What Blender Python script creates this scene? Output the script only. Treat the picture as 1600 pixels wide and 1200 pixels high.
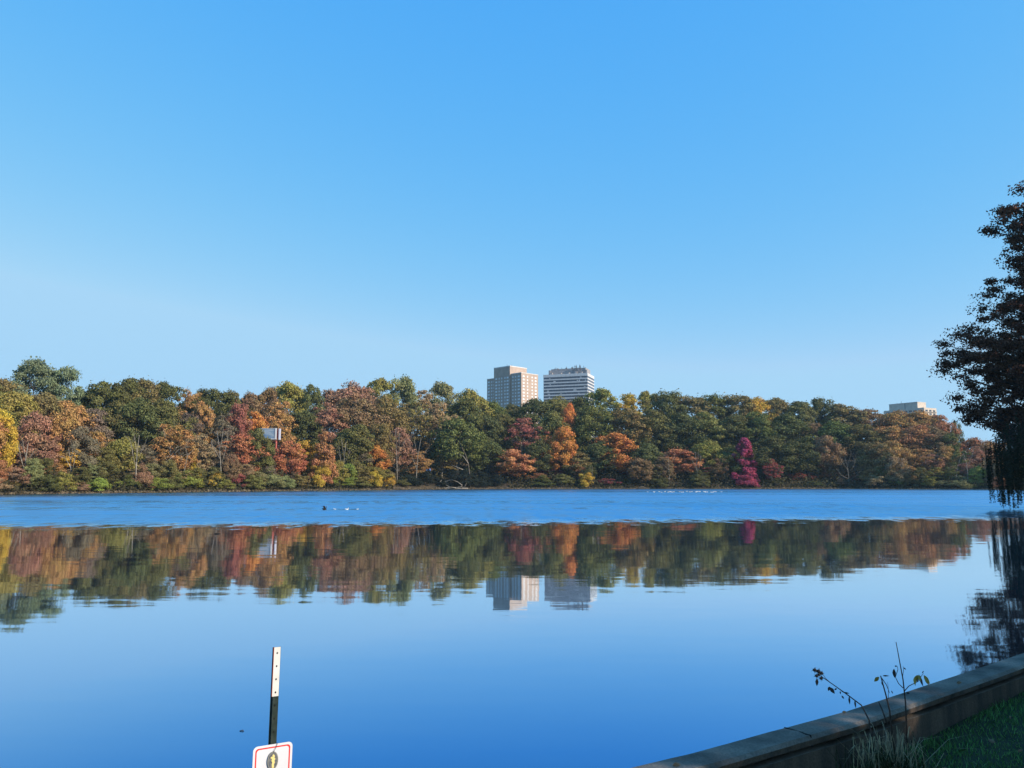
import bpy, math, random
import numpy as np
from mathutils import Vector

R = math.radians
sc = bpy.context.scene
for o in list(bpy.data.objects):
    bpy.data.objects.remove(o)

# ------------------------------------------------------------------ camera, sky, sun, exposure
F = 1200.0
PITCH = math.atan(154 / F)
CZ = 2.6
cam_d = bpy.data.cameras.new("camera")
cam_d.sensor_width = 36
cam_d.lens = 27.0
cam_d.clip_start = 0.05
cam_d.clip_end = 20000
cam = bpy.data.objects.new("camera", cam_d)
sc.collection.objects.link(cam)
cam.location = (0, 0, CZ)
cam.rotation_euler = (R(90) + PITCH, 0, 0)
sc.camera = cam

SUN_AZ = 64.0      # degrees from "towards the camera" round to the right
SUN_EL = 27.0
sun_vec = Vector((math.sin(R(SUN_AZ)) * math.cos(R(SUN_EL)), -math.cos(R(SUN_AZ)) * math.cos(R(SUN_EL)), math.sin(R(SUN_EL))))
HAZE = 0.00010
SKY_STR = 0.12
SKY_RESP = ((1.36, .371, 1.66), (.474, 1.389, 2.84), (.02, 3.78, 4.2))   # power, gain, ceiling
world = bpy.data.worlds.new("World")
sc.world = world
world.use_nodes = True
nt = world.node_tree
bg = nt.nodes["Background"]
sky = nt.nodes.new("ShaderNodeTexSky")
sky.sky_type = 'NISHITA'
sky.sun_disc = False
sky.sun_elevation = R(SUN_EL)
sky.sun_rotation = math.atan2(sun_vec.x, sun_vec.y)
sky.altitude = 0
sky.air_density = 1.0
sky.dust_density = 0.15
sky.ozone_density = 1.0
# colour response of the sky: each channel gets its own power and gain
sep = nt.nodes.new("ShaderNodeSeparateColor"); com = nt.nodes.new("ShaderNodeCombineColor")
nt.links.new(sky.outputs[0], sep.inputs[0])
for i, (p, g, top_) in enumerate(SKY_RESP):
    a = nt.nodes.new("ShaderNodeMath"); a.operation = 'POWER'; a.inputs[1].default_value = p
    b = nt.nodes.new("ShaderNodeMath"); b.operation = 'MULTIPLY'; b.inputs[1].default_value = g
    nt.links.new(sep.outputs[i], a.inputs[0]); nt.links.new(a.outputs[0], b.inputs[0]); 
    c_ = nt.nodes.new("ShaderNodeMath"); c_.operation = 'MINIMUM'; c_.inputs[1].default_value = top_
    nt.links.new(b.outputs[0], c_.inputs[0]); nt.links.new(c_.outputs[0], com.inputs[i])
nt.links.new(com.outputs[0], bg.inputs[0])
bg.inputs[1].default_value = SKY_STR

sl = bpy.data.lights.new("sun", 'SUN')
sl.energy = 3.5
sl.angle = R(0.5)
sl.color = (1.0, 0.88, 0.74)
so = bpy.data.objects.new("sun", sl)
sc.collection.objects.link(so)
so.rotation_euler = sun_vec.to_track_quat('Z', 'Y').to_euler()
so.location = (30, -10, 40)

sc.view_settings.view_transform = 'Standard'
sc.view_settings.look = 'None'
sc.view_settings.gamma = 1
sc.view_settings.exposure = 1.0
sc.cycles.max_bounces = 5
sc.cycles.diffuse_bounces = 2
sc.cycles.glossy_bounces = 3
sc.cycles.transmission_bounces = 3
sc.cycles.transparent_max_bounces = 6
sc.cycles.caustics_reflective = False
sc.cycles.caustics_refractive = False
sc.cycles.use_denoising = True

# ------------------------------------------------------------------ helpers
def ray(px, py):
    a, b = (px - 800) / F, (600 - py) / F
    c, s = math.cos(PITCH), math.sin(PITCH)
    return Vector((a, c - b * s, s + b * c))

def at(px, py, Y):                     # the point seen at a pixel of the photo, at distance Y
    d = ray(px, py)
    return Vector((0, 0, CZ)) + d * (Y / d.y)

def on(px, py, z=0.0):                 # the point seen at a pixel, at height z
    d = ray(px, py)
    return Vector((0, 0, CZ)) + d * ((z - CZ) / d.z)

def link(o):
    sc.collection.objects.link(o)
    return o

def tag(o, label=None, cat=None, group=None, kind=None):
    if label: o["label"] = label
    if cat: o["category"] = cat
    if group: o["group"] = group
    if kind: o["kind"] = kind
    return o

def empty(name, loc=(0, 0, 0), rz=0.0):
    o = bpy.data.objects.new(name, None)
    o.empty_display_size = 0.3
    o.location = loc
    o.rotation_euler = (0, 0, rz)
    return link(o)

class MB:
    """collects faces and makes one mesh of them"""
    def __init__(self):
        self.v = []; self.f = []; self.m = []
    def add(self, verts, faces, mi=0):
        n = len(self.v)
        self.v += [tuple(p) for p in verts]
        self.f += [tuple(i + n for i in f) for f in faces]
        self.m += [mi] * len(faces)
        return self
    def box(self, x0, x1, y0, y1, z0, z1, mi=0):
        v = [(x0,y0,z0),(x1,y0,z0),(x1,y1,z0),(x0,y1,z0),(x0,y0,z1),(x1,y0,z1),(x1,y1,z1),(x0,y1,z1)]
        f = [(0,3,2,1),(4,5,6,7),(0,1,5,4),(1,2,6,5),(2,3,7,6),(3,0,4,7)]
        return self.add(v, f, mi)
    def tube(self, pts, rad, n=6, mi=0):
        pts = [Vector(p) for p in pts]
        if not hasattr(rad, '__len__'): rad = [rad] * len(pts)
        rings = []
        ref = None
        for i, p in enumerate(pts):
            d = (pts[min(i + 1, len(pts) - 1)] - pts[max(i - 1, 0)])
            if d.length < 1e-9: d = Vector((0, 0, 1))
            d.normalize()
            if ref is None:
                ref = d.orthogonal().normalized()
            else:
                ref = (ref - d * ref.dot(d))
                if ref.length < 1e-6: ref = d.orthogonal()
                ref.normalize()
            b = d.cross(ref)
            rings.append([p + (ref * math.cos(2 * math.pi * k / n) + b * math.sin(2 * math.pi * k / n)) * rad[i] for k in range(n)])
        v = [q for r_ in rings for q in r_]
        f = []
        for i in range(len(pts) - 1):
            for k in range(n):
                f.append((i * n + k, i * n + (k + 1) % n, (i + 1) * n + (k + 1) % n, (i + 1) * n + k))
        f.append(tuple(range(n - 1, -1, -1)))
        f.append(tuple((len(pts) - 1) * n + k for k in range(n)))
        return self.add(v, f, mi)
    def ellipsoid(self, c, r, nu=14, nv=9, mi=0, rot=None):
        v = [(0, 0, 1)]
        for j in range(1, nv):
            t = math.pi * j / nv
            for i in range(nu):
                a = 2 * math.pi * i / nu
                v.append((math.sin(t) * math.cos(a), math.sin(t) * math.sin(a), math.cos(t)))
        v.append((0, 0, -1))
        f = []
        for i in range(nu):
            f.append((0, 1 + i, 1 + (i + 1) % nu))
            for j in range(nv - 2):
                a, b = 1 + j * nu + i, 1 + j * nu + (i + 1) % nu
                f.append((a, a + nu, b + nu, b))
            f.append((1 + (nv - 2) * nu + i, len(v) - 1, 1 + (nv - 2) * nu + (i + 1) % nu))
        out = []
        for p in v:
            q = Vector((p[0] * r[0], p[1] * r[1], p[2] * r[2]))
            if rot is not None: q = rot @ q
            out.append(q + Vector(c))
        return self.add(out, f, mi)
    def prism(self, outline, y0, y1, mi=0):          # outline in x,z
        n = len(outline)
        v = [(x, y0, z) for x, z in outline] + [(x, y1, z) for x, z in outline]
        f = [tuple(range(n)), tuple(range(2 * n - 1, n - 1, -1))]
        f += [(i, i + n, (i + 1) % n + n, (i + 1) % n) for i in range(n)]
        return self.add(v, f, mi)
    def mesh(self, name, mats, smooth=False):
        me = bpy.data.meshes.new(name)
        me.from_pydata(self.v, [], self.f)
        if not isinstance(mats, (list, tuple)): mats = [mats]
        for m in mats: me.materials.append(m)
        if len(mats) > 1:
            me.polygons.foreach_set("material_index", self.m)
        if smooth:
            me.polygons.foreach_set("use_smooth", [True] * len(me.polygons))
        me.update()
        return me
    def build(self, name, mats, parent=None, smooth=False, loc=(0, 0, 0), rot=(0, 0, 0), bevel=0):
        o = link(bpy.data.objects.new(name, self.mesh(name, mats, smooth)))
        o.location = loc; o.rotation_euler = rot
        if parent: o.parent = parent
        if bevel:
            b = o.modifiers.new("bevel", 'BEVEL'); b.width = bevel; b.segments = 2
        return o

def quads_mesh(name, V, mat, n=4):     # V: (count, n, 3)
    cnt = V.shape[0]
    me = bpy.data.meshes.new(name)
    me.vertices.add(cnt * n)
    me.vertices.foreach_set("co", V.reshape(-1).astype(np.float32))
    me.loops.add(cnt * n)
    me.loops.foreach_set("vertex_index", np.arange(cnt * n, dtype=np.int32))
    me.polygons.add(cnt)
    me.polygons.foreach_set("loop_start", np.arange(0, cnt * n, n, dtype=np.int32))
    me.materials.append(mat)
    me.update(calc_edges=True)
    me.validate()
    return me

def leaf_quads(P, N, size, rng, aspect=0.75, jitter=0.5):
    """kite shaped leaf clumps of about `size` at points P facing about N"""
    n = len(P)
    N = N + rng.normal(0, jitter, (n, 3))
    N /= np.linalg.norm(N, axis=1, keepdims=True) + 1e-9
    T = rng.normal(0, 1, (n, 3))
    T -= N * np.sum(T * N, axis=1, keepdims=True)
    T /= np.linalg.norm(T, axis=1, keepdims=True) + 1e-9
    B = np.cross(N, T)
    s = (size * rng.uniform(0.65, 1.35, n))[:, None] * 0.5
    a = aspect
    k = rng.uniform(-0.35, 0.35, (n, 1))
    V = np.stack([P - T * s, P + B * s * a + T * s * k, P + T * s, P - B * s * a + T * s * k], axis=1)
    return V

def unit(rng, n):
    d = rng.normal(0, 1, (n, 3))
    return d / np.linalg.norm(d, axis=1, keepdims=True)

# ------------------------------------------------------------------ materials
def mat(name, color, rough=0.7, metal=0.0, spec=0.3):
    m = bpy.data.materials.new(name)
    m.use_nodes = True
    b = m.node_tree.nodes["Principled BSDF"]
    b.inputs["Base Color"].default_value = (*color, 1)
    b.inputs["Roughness"].default_value = rough
    b.inputs["Metallic"].default_value = metal
    b.inputs["Specular IOR Level"].default_value = spec
    return m

def noisy(name, c1, c2, scale=3.0, rough=0.8, detail=6, bump=0.0, bdist=0.01, stretch=(1, 1, 1), lo=0.35, hi=0.65, spec=0.3, metal=0.0):
    m = mat(name, c1, rough, metal, spec)
    t = m.node_tree; b = t.nodes["Principled BSDF"]
    tc = t.nodes.new("ShaderNodeTexCoord")
    mp = t.nodes.new("ShaderNodeMapping"); mp.inputs["Scale"].default_value = stretch
    nz = t.nodes.new("ShaderNodeTexNoise"); nz.inputs["Scale"].default_value = scale; nz.inputs["Detail"].default_value = detail
    cr = t.nodes.new("ShaderNodeValToRGB")
    cr.color_ramp.elements[0].position = lo; cr.color_ramp.elements[0].color = (*c1, 1)
    cr.color_ramp.elements[1].position = hi; cr.color_ramp.elements[1].color = (*c2, 1)
    t.links.new(tc.outputs["Object"], mp.inputs[0]); t.links.new(mp.outputs[0], nz.inputs["Vector"])
    t.links.new(nz.outputs["Fac"], cr.inputs[0]); t.links.new(cr.outputs[0], b.inputs["Base Color"])
    if bump:
        bp = t.nodes.new("ShaderNodeBump"); bp.inputs["Strength"].default_value = bump; bp.inputs["Distance"].default_value = bdist
        t.links.new(nz.outputs["Fac"], bp.inputs["Height"]); t.links.new(bp.outputs[0], b.inputs["Normal"])
    return m

def foliage_mat(name, own=None, trans=0.22, vary=0.5, hue=0.045, blotch=0.5, nscale=0.30):
    m = bpy.data.materials.new(name); m.use_nodes = True
    t = m.node_tree; t.nodes.clear()
    out = t.nodes.new("ShaderNodeOutputMaterial")
    oi = t.nodes.new("ShaderNodeObjectInfo")
    geo = t.nodes.new("ShaderNodeNewGeometry")
    hsv = t.nodes.new("ShaderNodeHueSaturation")
    nz = t.nodes.new("ShaderNodeTexNoise"); nz.inputs["Scale"].default_value = nscale; nz.inputs["Detail"].default_value = 2
    add = t.nodes.new("ShaderNodeVectorMath"); add.operation = 'ADD'
    t.links.new(geo.outputs["Position"], nz.inputs["Vector"])
    # hue: island random and patches in the crown
    m1 = t.nodes.new("ShaderNodeMapRange"); m1.inputs["To Min"].default_value = 0.5 - hue * .2; m1.inputs["To Max"].default_value = 0.5 + hue * .55
    hsv.inputs["Saturation"].default_value = 0.95
    m1.inputs["From Min"].default_value = 0.3; m1.inputs["From Max"].default_value = 0.7
    t.links.new(nz.outputs["Fac"], m1.inputs["Value"]); t.links.new(m1.outputs[0], hsv.inputs["Hue"])
    m2 = t.nodes.new("ShaderNodeMapRange"); m2.inputs["To Min"].default_value = 1 - vary; m2.inputs["To Max"].default_value = 1 + vary
    t.links.new(geo.outputs["Random Per Island"], m2.inputs["Value"]); t.links.new(m2.outputs[0], hsv.inputs["Value"])
    if own is None:
        t.links.new(oi.outputs["Color"], hsv.inputs["Color"])
    else:
        hsv.inputs["Color"].default_value = (*own, 1)
    d = t.nodes.new("ShaderNodeBsdfDiffuse")
    tr = t.nodes.new("ShaderNodeBsdfTranslucent")
    mx = t.nodes.new("ShaderNodeMixShader"); mx.inputs[0].default_value = trans
    t.links.new(hsv.outputs[0], d.inputs[0]); t.links.new(hsv.outputs[0], tr.inputs[0])
    t.links.new(d.outputs[0], mx.inputs[1]); t.links.new(tr.outputs[0], mx.inputs[2])
    t.links.new(mx.outputs[0], out.inputs[0])
    return m

M = {}
M['leaf'] = foliage_mat('leaf_clumps')
M['dark_leaf'] = foliage_mat('near_tree_leaves', trans=0.10, vary=0.5, nscale=0.12, hue=0.03)
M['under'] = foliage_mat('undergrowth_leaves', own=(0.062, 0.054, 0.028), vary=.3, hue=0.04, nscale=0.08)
M['bark'] = noisy('grey_brown_bark', (0.06, 0.048, 0.038), (0.13, 0.108, 0.085), 2.0, 0.9, stretch=(1, 1, .3))
M['pale_bark'] = noisy('pale_bark', (0.15, 0.13, 0.105), (0.34, 0.30, 0.245), 1.5, 0.85, stretch=(1, 1, .4))
M['dark_bark'] = noisy('dark_bark', (0.02, 0.017, 0.014), (0.05, 0.04, 0.033), 2.0, 0.9, stretch=(1, 1, .3))

# ------------------------------------------------------------------ far shore and hill
SH = [(-900, 800), (-300, 782), (0, 773), (200, 770.6), (400, 768), (600, 765.8), (700, 764.6), (800, 764.2), (1000, 764), (1300, 764),
      (1550, 765), (1700, 765.5), (2200, 764), (3200, 764)]
SHD = [(px, on(px, py).y) for px, py in SH]
def Ys(u):
    return float(np.interp(u, [a for a, _ in SHD], [b for _, b in SHD]))
KT, KZ = [-40, -6, 0, 1.2, 3, 16, 40, 66, 90, 160, 500, 3000, 9000], [-3, -1.2, -.12, .35, .8, 3.6, 11, 19, 22, 20, 15, 8, 5]
KU, KK = [-900, 0, 60, 120, 300, 450, 600, 760, 900, 1200, 1400, 1470, 1500, 1560, 2000, 3200], [1, 1, 1.0, .8, .95, .9, 1.2, 1.0, 1.2, 1.25, 1.0, .8, .25, .2, .5, 1]
def terr(t, u):
    z = float(np.interp(t, KT, KZ))
    k = float(np.interp(u, KU, KK))
    if t > 1.2:
        z = 0.35 + (z - 0.35) * k
    return z
def col(u, t):                          # ground point, t metres behind the shoreline in the direction of column u
    Y = Ys(u) + t
    return Vector(((u - 800) / F * Y / math.cos(PITCH) * 1.0, Y, terr(t, u)))
M['far_ground'] = noisy('leaf_litter_soil', (0.035, 0.028, 0.017), (0.085, 0.06, 0.035), 0.25, 0.95)
us = list(np.linspace(-900, 3200, 206))
ts = [-40, -15, -6, -2, 0, 1.2, 3, 8, 16, 28, 40, 53, 66, 78, 90, 120, 160, 300, 500, 1200, 3000, 9000]
m = MB()
rnd = random.Random(4)
grid = []
for u in us:
    for t in ts:
        p = col(u, t)
        if 3 < t < 600: p.z += rnd.uniform(-.35, .35)
        if -2 <= t <= 1.2: p.y += rnd.uniform(-.6, .6)
        grid.append(p)
nT = len(ts)
faces = [(i * nT + j, (i + 1) * nT + j, (i + 1) * nT + j + 1, i * nT + j + 1) for i in range(len(us) - 1) for j in range(nT - 1)]
m.add(grid, faces)
tag(m.build('hill', M['far_ground'], smooth=True), 'wooded hillside ground rising behind the far shore of the lake', 'hill', kind='structure')

# ------------------------------------------------------------------ water
def water_mat():
    m = bpy.data.materials.new('lake_water'); m.use_nodes = True
    t = m.node_tree; t.nodes.clear()
    out = t.nodes.new("ShaderNodeOutputMaterial")
    b = t.nodes.new("ShaderNodeBsdfAnisotropic")
    N = t.nodes.new; L = t.links.new
    geo = N("ShaderNodeNewGeometry")
    sep = N("ShaderNodeSeparateXYZ"); L(geo.outputs["Position"], sep.inputs[0])
    def math_(op, a, b_=None, c=None, clamp=False):
        n = N("ShaderNodeMath"); n.operation = op; n.use_clamp = clamp
        for i, x in enumerate((a, b_, c)):
            if x is None: continue
            if isinstance(x, (int, float)): n.inputs[i].default_value = x
            else: L(x, n.inputs[i])
        return n.outputs[0]
    def noise(scale, stretch, detail=3, rough=.55, off=(0, 0, 0)):
        mp = N("ShaderNodeMapping"); mp.inputs["Scale"].default_value = stretch; mp.inputs["Location"].default_value = off
        nz = N("ShaderNodeTexNoise"); nz.inputs["Scale"].default_value = scale; nz.inputs["Detail"].default_value = detail
        nz.inputs["Roughness"].default_value = rough
        L(geo.outputs["Position"], mp.inputs[0]); L(mp.outputs[0], nz.inputs["Vector"])
        return nz
    # edge of the wind ripples: a line across the lake, farther out on the right, slightly ragged
    edge_n = noise(0.035, (0.6, 1, 1), 4, .6)
    edge_f = noise(0.9, (0.9, .5, 1), 4, .65)
    e = math_('MULTIPLY', sep.outputs["X"], -0.19)
    e = math_('ADD', sep.outputs["Y"], e)
    e = math_('ADD', e, math_('MULTIPLY', math_('SUBTRACT', edge_n.outputs["Fac"], .5), 9.0))
    e = math_('ADD', e, math_('MULTIPLY', math_('SUBTRACT', edge_f.outputs["Fac"], .5), 24.0))
    mr = N("ShaderNodeMapRange"); mr.interpolation_type = 'SMOOTHSTEP'
    mr.inputs["From Min"].default_value = EDGE0; mr.inputs["From Max"].default_value = EDGE1
    L(e, mr.inputs["Value"])
    ripple = mr.outputs[0]
    # streaks inside the rippled band
    st = noise(0.05, (0.12, 1, 1), 4, .6, (3, 7, 0))
    stm = N("ShaderNodeMapRange"); stm.inputs["From Min"].default_value = .35; stm.inputs["From Max"].default_value = .65
    stm.inputs["To Min"].default_value = 0.50; stm.inputs["To Max"].default_value = 1.12
    L(st.outputs["Fac"], stm.inputs["Value"])
    # roughness: nearly a mirror when calm, wide lobe where the ripples are far below a pixel
    rr = math_('MULTIPLY', ripple, math_('MULTIPLY', stm.outputs[0], ROUGH_RIP))
    rr = math_('ADD', rr, 0.032)
    L(rr, b.inputs["Roughness"])
    # normal: calm swell slopes + ripple slopes
    calm = noise(2.0, (0.30, 1.3, 1), 3, .55)
    calm2 = noise(0.22, (0.45, 1.2, 1), 2, .5, (11, 2, 0))
    rip = noise(1.0, (0.9, 0.28, 1), 4, .7, (5, 1, 0))
    def slope(nz, amp):
        s = N("ShaderNodeVectorMath"); s.operation = 'SUBTRACT'; L(nz.outputs["Color"], s.inputs[0]); s.inputs[1].default_value = (.5, .5, .5)
        q = N("ShaderNodeVectorMath"); q.operation = 'MULTIPLY'; L(s.outputs[0], q.inputs[0]); q.inputs[1].default_value = amp
        return q.outputs[0]
    def vadd(a, c):
        q = N("ShaderNodeVectorMath"); q.operation = 'ADD'; L(a, q.inputs[0]); L(c, q.inputs[1]); return q.outputs[0]
    sv = vadd(slope(calm, (0.007, 0.020, 0)), slope(calm2, (0.004, 0.008, 0)))
    rs = N("ShaderNodeVectorMath"); rs.operation = 'SCALE'; L(slope(rip, (0.16, 0.62, 0)), rs.inputs[0]); L(ripple, rs.inputs["Scale"])
    sv = vadd(sv, rs.outputs[0])
    fb = N('ShaderNodeVectorMath'); fb.operation = 'SCALE'; fb.inputs[0].default_value = (0, -.10, 0); L(ripple, fb.inputs['Scale'])
    sv = vadd(sv, fb.outputs[0])
    up = N("ShaderNodeVectorMath"); up.operation = 'ADD'; up.inputs[1].default_value = (0, 0, 1); L(sv, up.inputs[0])
    nn = N("ShaderNodeVectorMath"); nn.operation = 'NORMALIZE'; L(up.outputs[0], nn.inputs[0])
    L(nn.outputs[0], b.inputs["Normal"])
    # reflectance rises towards grazing; the clear dark water swallows the warm end first
    dt = N("ShaderNodeVectorMath"); dt.operation = 'DOT_PRODUCT'; L(geo.outputs["Incoming"], dt.inputs[0]); dt.inputs[1].default_value = (0, 0, 1)
    rp = N("ShaderNodeValToRGB"); e_ = rp.color_ramp.elements
    e_[0].position = 0; e_[0].color = (.93, .93, .93, 1); e_[1].position = 1; e_[1].color = (.02, .04, .07, 1)
    for p_, c_ in REFL:
        x_ = e_.new(p_); x_.color = (*c_, 1)
    L(dt.outputs["Value"], rp.inputs[0])
    mr2 = N("ShaderNodeMixRGB"); mr2.blend_type = 'MULTIPLY'; mr2.inputs[2].default_value = (*RIP_TINT, 1)
    L(ripple, mr2.inputs[0]); L(rp.outputs[0], mr2.inputs[1]); L(mr2.outputs[0], b.inputs["Color"])
    df = N("ShaderNodeBsdfDiffuse"); df.inputs[0].default_value = (*WATER_BODY, 1)
    ad = N("ShaderNodeAddShader"); L(b.outputs[0], ad.inputs[0]); L(df.outputs[0], ad.inputs[1]); L(ad.outputs[0], out.inputs[0])
    return m
REFL = ((.10, (.90, .91, .93)), (.139, (.74, .82, .90)), (.22, (.43, .60, .79)), (.317, (.18, .38, .64)), (.5, (.05, .14, .28)))
RIP_TINT = (.41, .67, .86)
EDGE0, EDGE1 = 46.5, 56.0
ROUGH_RIP = 0.30
WATER_BODY = (0.001, 0.003, 0.006)
M['water'] = water_mat()
m = MB()
xs = [-1500, -400, -100, 0, 100, 400, 1500]; ys_ = [-400, -60, 0, 30, 80, 200, 420, 700]
m.add([(x, y, 0) for x in xs for y in ys_], [(i * 8 + j, (i + 1) * 8 + j, (i + 1) * 8 + j + 1, i * 8 + j + 1) for i in range(6) for j in range(7)])
tag(m.build('lake_water', M['water']), 'calm blue lake with a wind rippled band along the far side', 'lake', kind='structure')

# ------------------------------------------------------------------ tree prototypes (nominal 12 m wide, 15 m tall)
def crown_clumps(kind, rng, seed_n=0):
    """clump centres, radii and the outward direction"""
    C = []; rad = []; out = []
    if kind == 'round':
        n = 84; hw, z0, z1 = 5.3, 1.0, 14.2
    elif kind == 'broad':
        n = 76; hw, z0, z1 = 5.4, 2.4, 14.0
    elif kind == 'tall':
        n = 70; hw, z0, z1 = 4.9, .8, 14.4
    elif kind == 'airy':
        n = 92; hw, z0, z1 = 5.2, 1.0, 14.0
    elif kind == 'column':
        n = 60; hw, z0, z1 = 4.8, 0.8, 14.2
    elif kind == 'bush':
        n = 30; hw, z0, z1 = 5.0, 0.5, 13.6
    zc, hz = (z0 + z1) / 2, (z1 - z0) / 2
    loose = (seed_n % 5) / 5
    lobes = [(rng.uniform(0, 2 * math.pi), rng.uniform(-.5, .8), rng.uniform(.12, .42)) for _ in range(6)]
    for i in range(n):
        d = unit(rng, 1)[0]
        if kind != 'bush' and d[2] < -0.75: d[2] = -d[2]
        if kind == 'bush' and d[2] < 0: d[2] = abs(d[2])
        k = rng.uniform(.74, 1.06) if kind != 'airy' else rng.uniform(.45, 1.0)
        a = math.atan2(d[1], d[0])
        amp = 0.88 + sum(s * max(0, math.cos(a - la)) ** 4 * max(0, 1 - abs(d[2] - lz)) for la, lz, s in lobes) - 0.1
        if kind == 'column':
            zz = rng.uniform(z0, z1)
            f = (1 - (zz - z0) / (z1 - z0)) ** .5 * (1.0 + .12 * math.sin(zz * 2.1 + lobes[0][0]))
            p = np.array([math.cos(a) * hw * f * k * amp, math.sin(a) * hw * f * k * amp, zz])
            o = np.array([math.cos(a), math.sin(a), .5])
            r = rng.uniform(.8, 1.3) * (0.7 + .5 * f)
        else:
            top = 1.0 if kind != 'broad' else 0.92
            p = np.array([d[0] * hw * k * amp, d[1] * hw * k * amp, zc + d[2] * hz * k * top * (0.9 + .1 * amp) if kind != 'bush' else z0 + d[2] * (z1 - z0 - 2) * k * amp * rng.uniform(.8, 1.1)])
            o = d.copy()
            r = rng.uniform(.75, 2.1) if kind != 'airy' else rng.uniform(.6, 1.5)
            if kind == 'bush': r = rng.uniform(1.6, 2.6)
        C.append(p); rad.append(r); out.append(o / np.linalg.norm(o))
    return np.array(C), np.array(rad), np.array(out)

def make_proto(kind, seed):
    rng = np.random.default_rng(seed)
    C, rad, out = crown_clumps(kind, rng, seed)
    loose = (seed % 5) / 5
    Ps, Ns = [], []
    per = {'round': 160, 'broad': 155, 'tall': 160, 'airy': 120, 'column': 140, 'bush': 210}[kind]
    zmid = C[:, 2].mean()
    for c, r, o in zip(C, rad, out):
        d = unit(rng, per)
        dd = d + o * .55 + np.array([0, 0, .25])
        dd /= np.linalg.norm(dd, axis=1, keepdims=True)
        rr = r * rng.uniform(.72 - .35 * loose, 1.08 + .15 * loose, (per, 1)) if kind != 'airy' else r * rng.uniform(.2, 1.15, (per, 1))
        flat = np.array([1.1, 1.1, .72 if kind != 'airy' else .6])
        Ps.append(c + dd * rr * flat); Ns.append(dd)
    # loose leaves sticking out
    k = 260
    i = rng.integers(0, len(C), k)
    d = unit(rng, k)
    Ps.append(C[i] + (d * .5 + out[i] * .8) * (rad[i] * rng.uniform(.9, 1.12, k))[:, None]); Ns.append(d)
    P = np.concatenate(Ps); N = np.concatenate(Ns)
    # inner mass so that a dense crown is not seen through
    if kind in ('round', 'broad', 'tall', 'bush', 'column'):
        k = 1700
        i = rng.integers(0, len(C), k)
        axis = np.array([0, 0, zmid])
        base = C[i] * 1.0
        cen = np.stack([base[:, 0] * 0, base[:, 1] * 0, base[:, 2] * .8 + zmid * .2], axis=1)
        f = rng.uniform(.25, .85, (k, 1))
        PP = cen * (1 - f) + base * f + rng.normal(0, .3, (k, 3))
        P = np.concatenate([P, PP]); N = np.concatenate([N, unit(rng, k)])
    size = {'airy': .34}.get(kind, .42)
    V = leaf_quads(P, N, size, rng, jitter=.42 + .3 * loose if kind != 'airy' else .8)
    V[..., 2] = np.maximum(V[..., 2], 0.02)
    crown = quads_mesh('crown_' + kind, V, M['leaf'])
    # trunk and limbs
    t = MB()
    lean = rng.uniform(-.5, .5, 2)
    h = {'column': 12.5, 'bush': 5}.get(kind, 9.0)
    r0 = {'bush': .14, 'airy': .30}.get(kind, .34)
    zs = [0, h * .3, h * .6, h]
    tp = [Vector((lean[0] * (z / h) ** 1.5, lean[1] * (z / h) ** 1.5, z - .3)) for z in zs]
    t.tube(tp, [r0 * 1.25, r0 * .9, r0 * .62, r0 * .25], 7)
    order = rng.permutation(len(C))[:{'airy': 34, 'bush': 7, 'column': 10}.get(kind, 24)]
    for i in order:
        c = Vector(C[i])
        zs0 = max(h * .22, min(h * .97, c.z - (abs(c.x) + abs(c.y)) * .55))
        f = zs0 / h
        s = Vector((lean[0] * f ** 1.5, lean[1] * f ** 1.5, zs0 - .3))
        mid = s.lerp(c, .5) + Vector((rng.normal(0, .35), rng.normal(0, .35), .5))
        e = c + Vector(out[i]) * rad[i] * (.7 if kind == 'airy' else .1)
        rb = r0 * .42 * (1.1 - .6 * f)
        t.tube([s, mid, e], [rb, rb * .6, rb * .2], 5)
        if kind == 'airy':
            for q in range(3):
                e2 = mid.lerp(e, .5) + Vector(rng.normal(0, 1.1, 3)) + Vector((0, 0, .5))
                t.tube([mid.lerp(e, .15), e2], [rb * .4, rb * .12], 4)
    return crown, t

PROTO = {}
def proto(kind, var):
    key = (kind, var)
    if key not in PROTO:
        crown, t = make_proto(kind, hash_(kind) + var * 17)
        PROTO[key] = (crown, {b: t.mesh('trunk_' + kind, M[b], True) for b in ('bark', 'pale_bark')})
    return PROTO[key]
def hash_(s):
    return sum(ord(c) * (i + 3) for i, c in enumerate(s))

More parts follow.
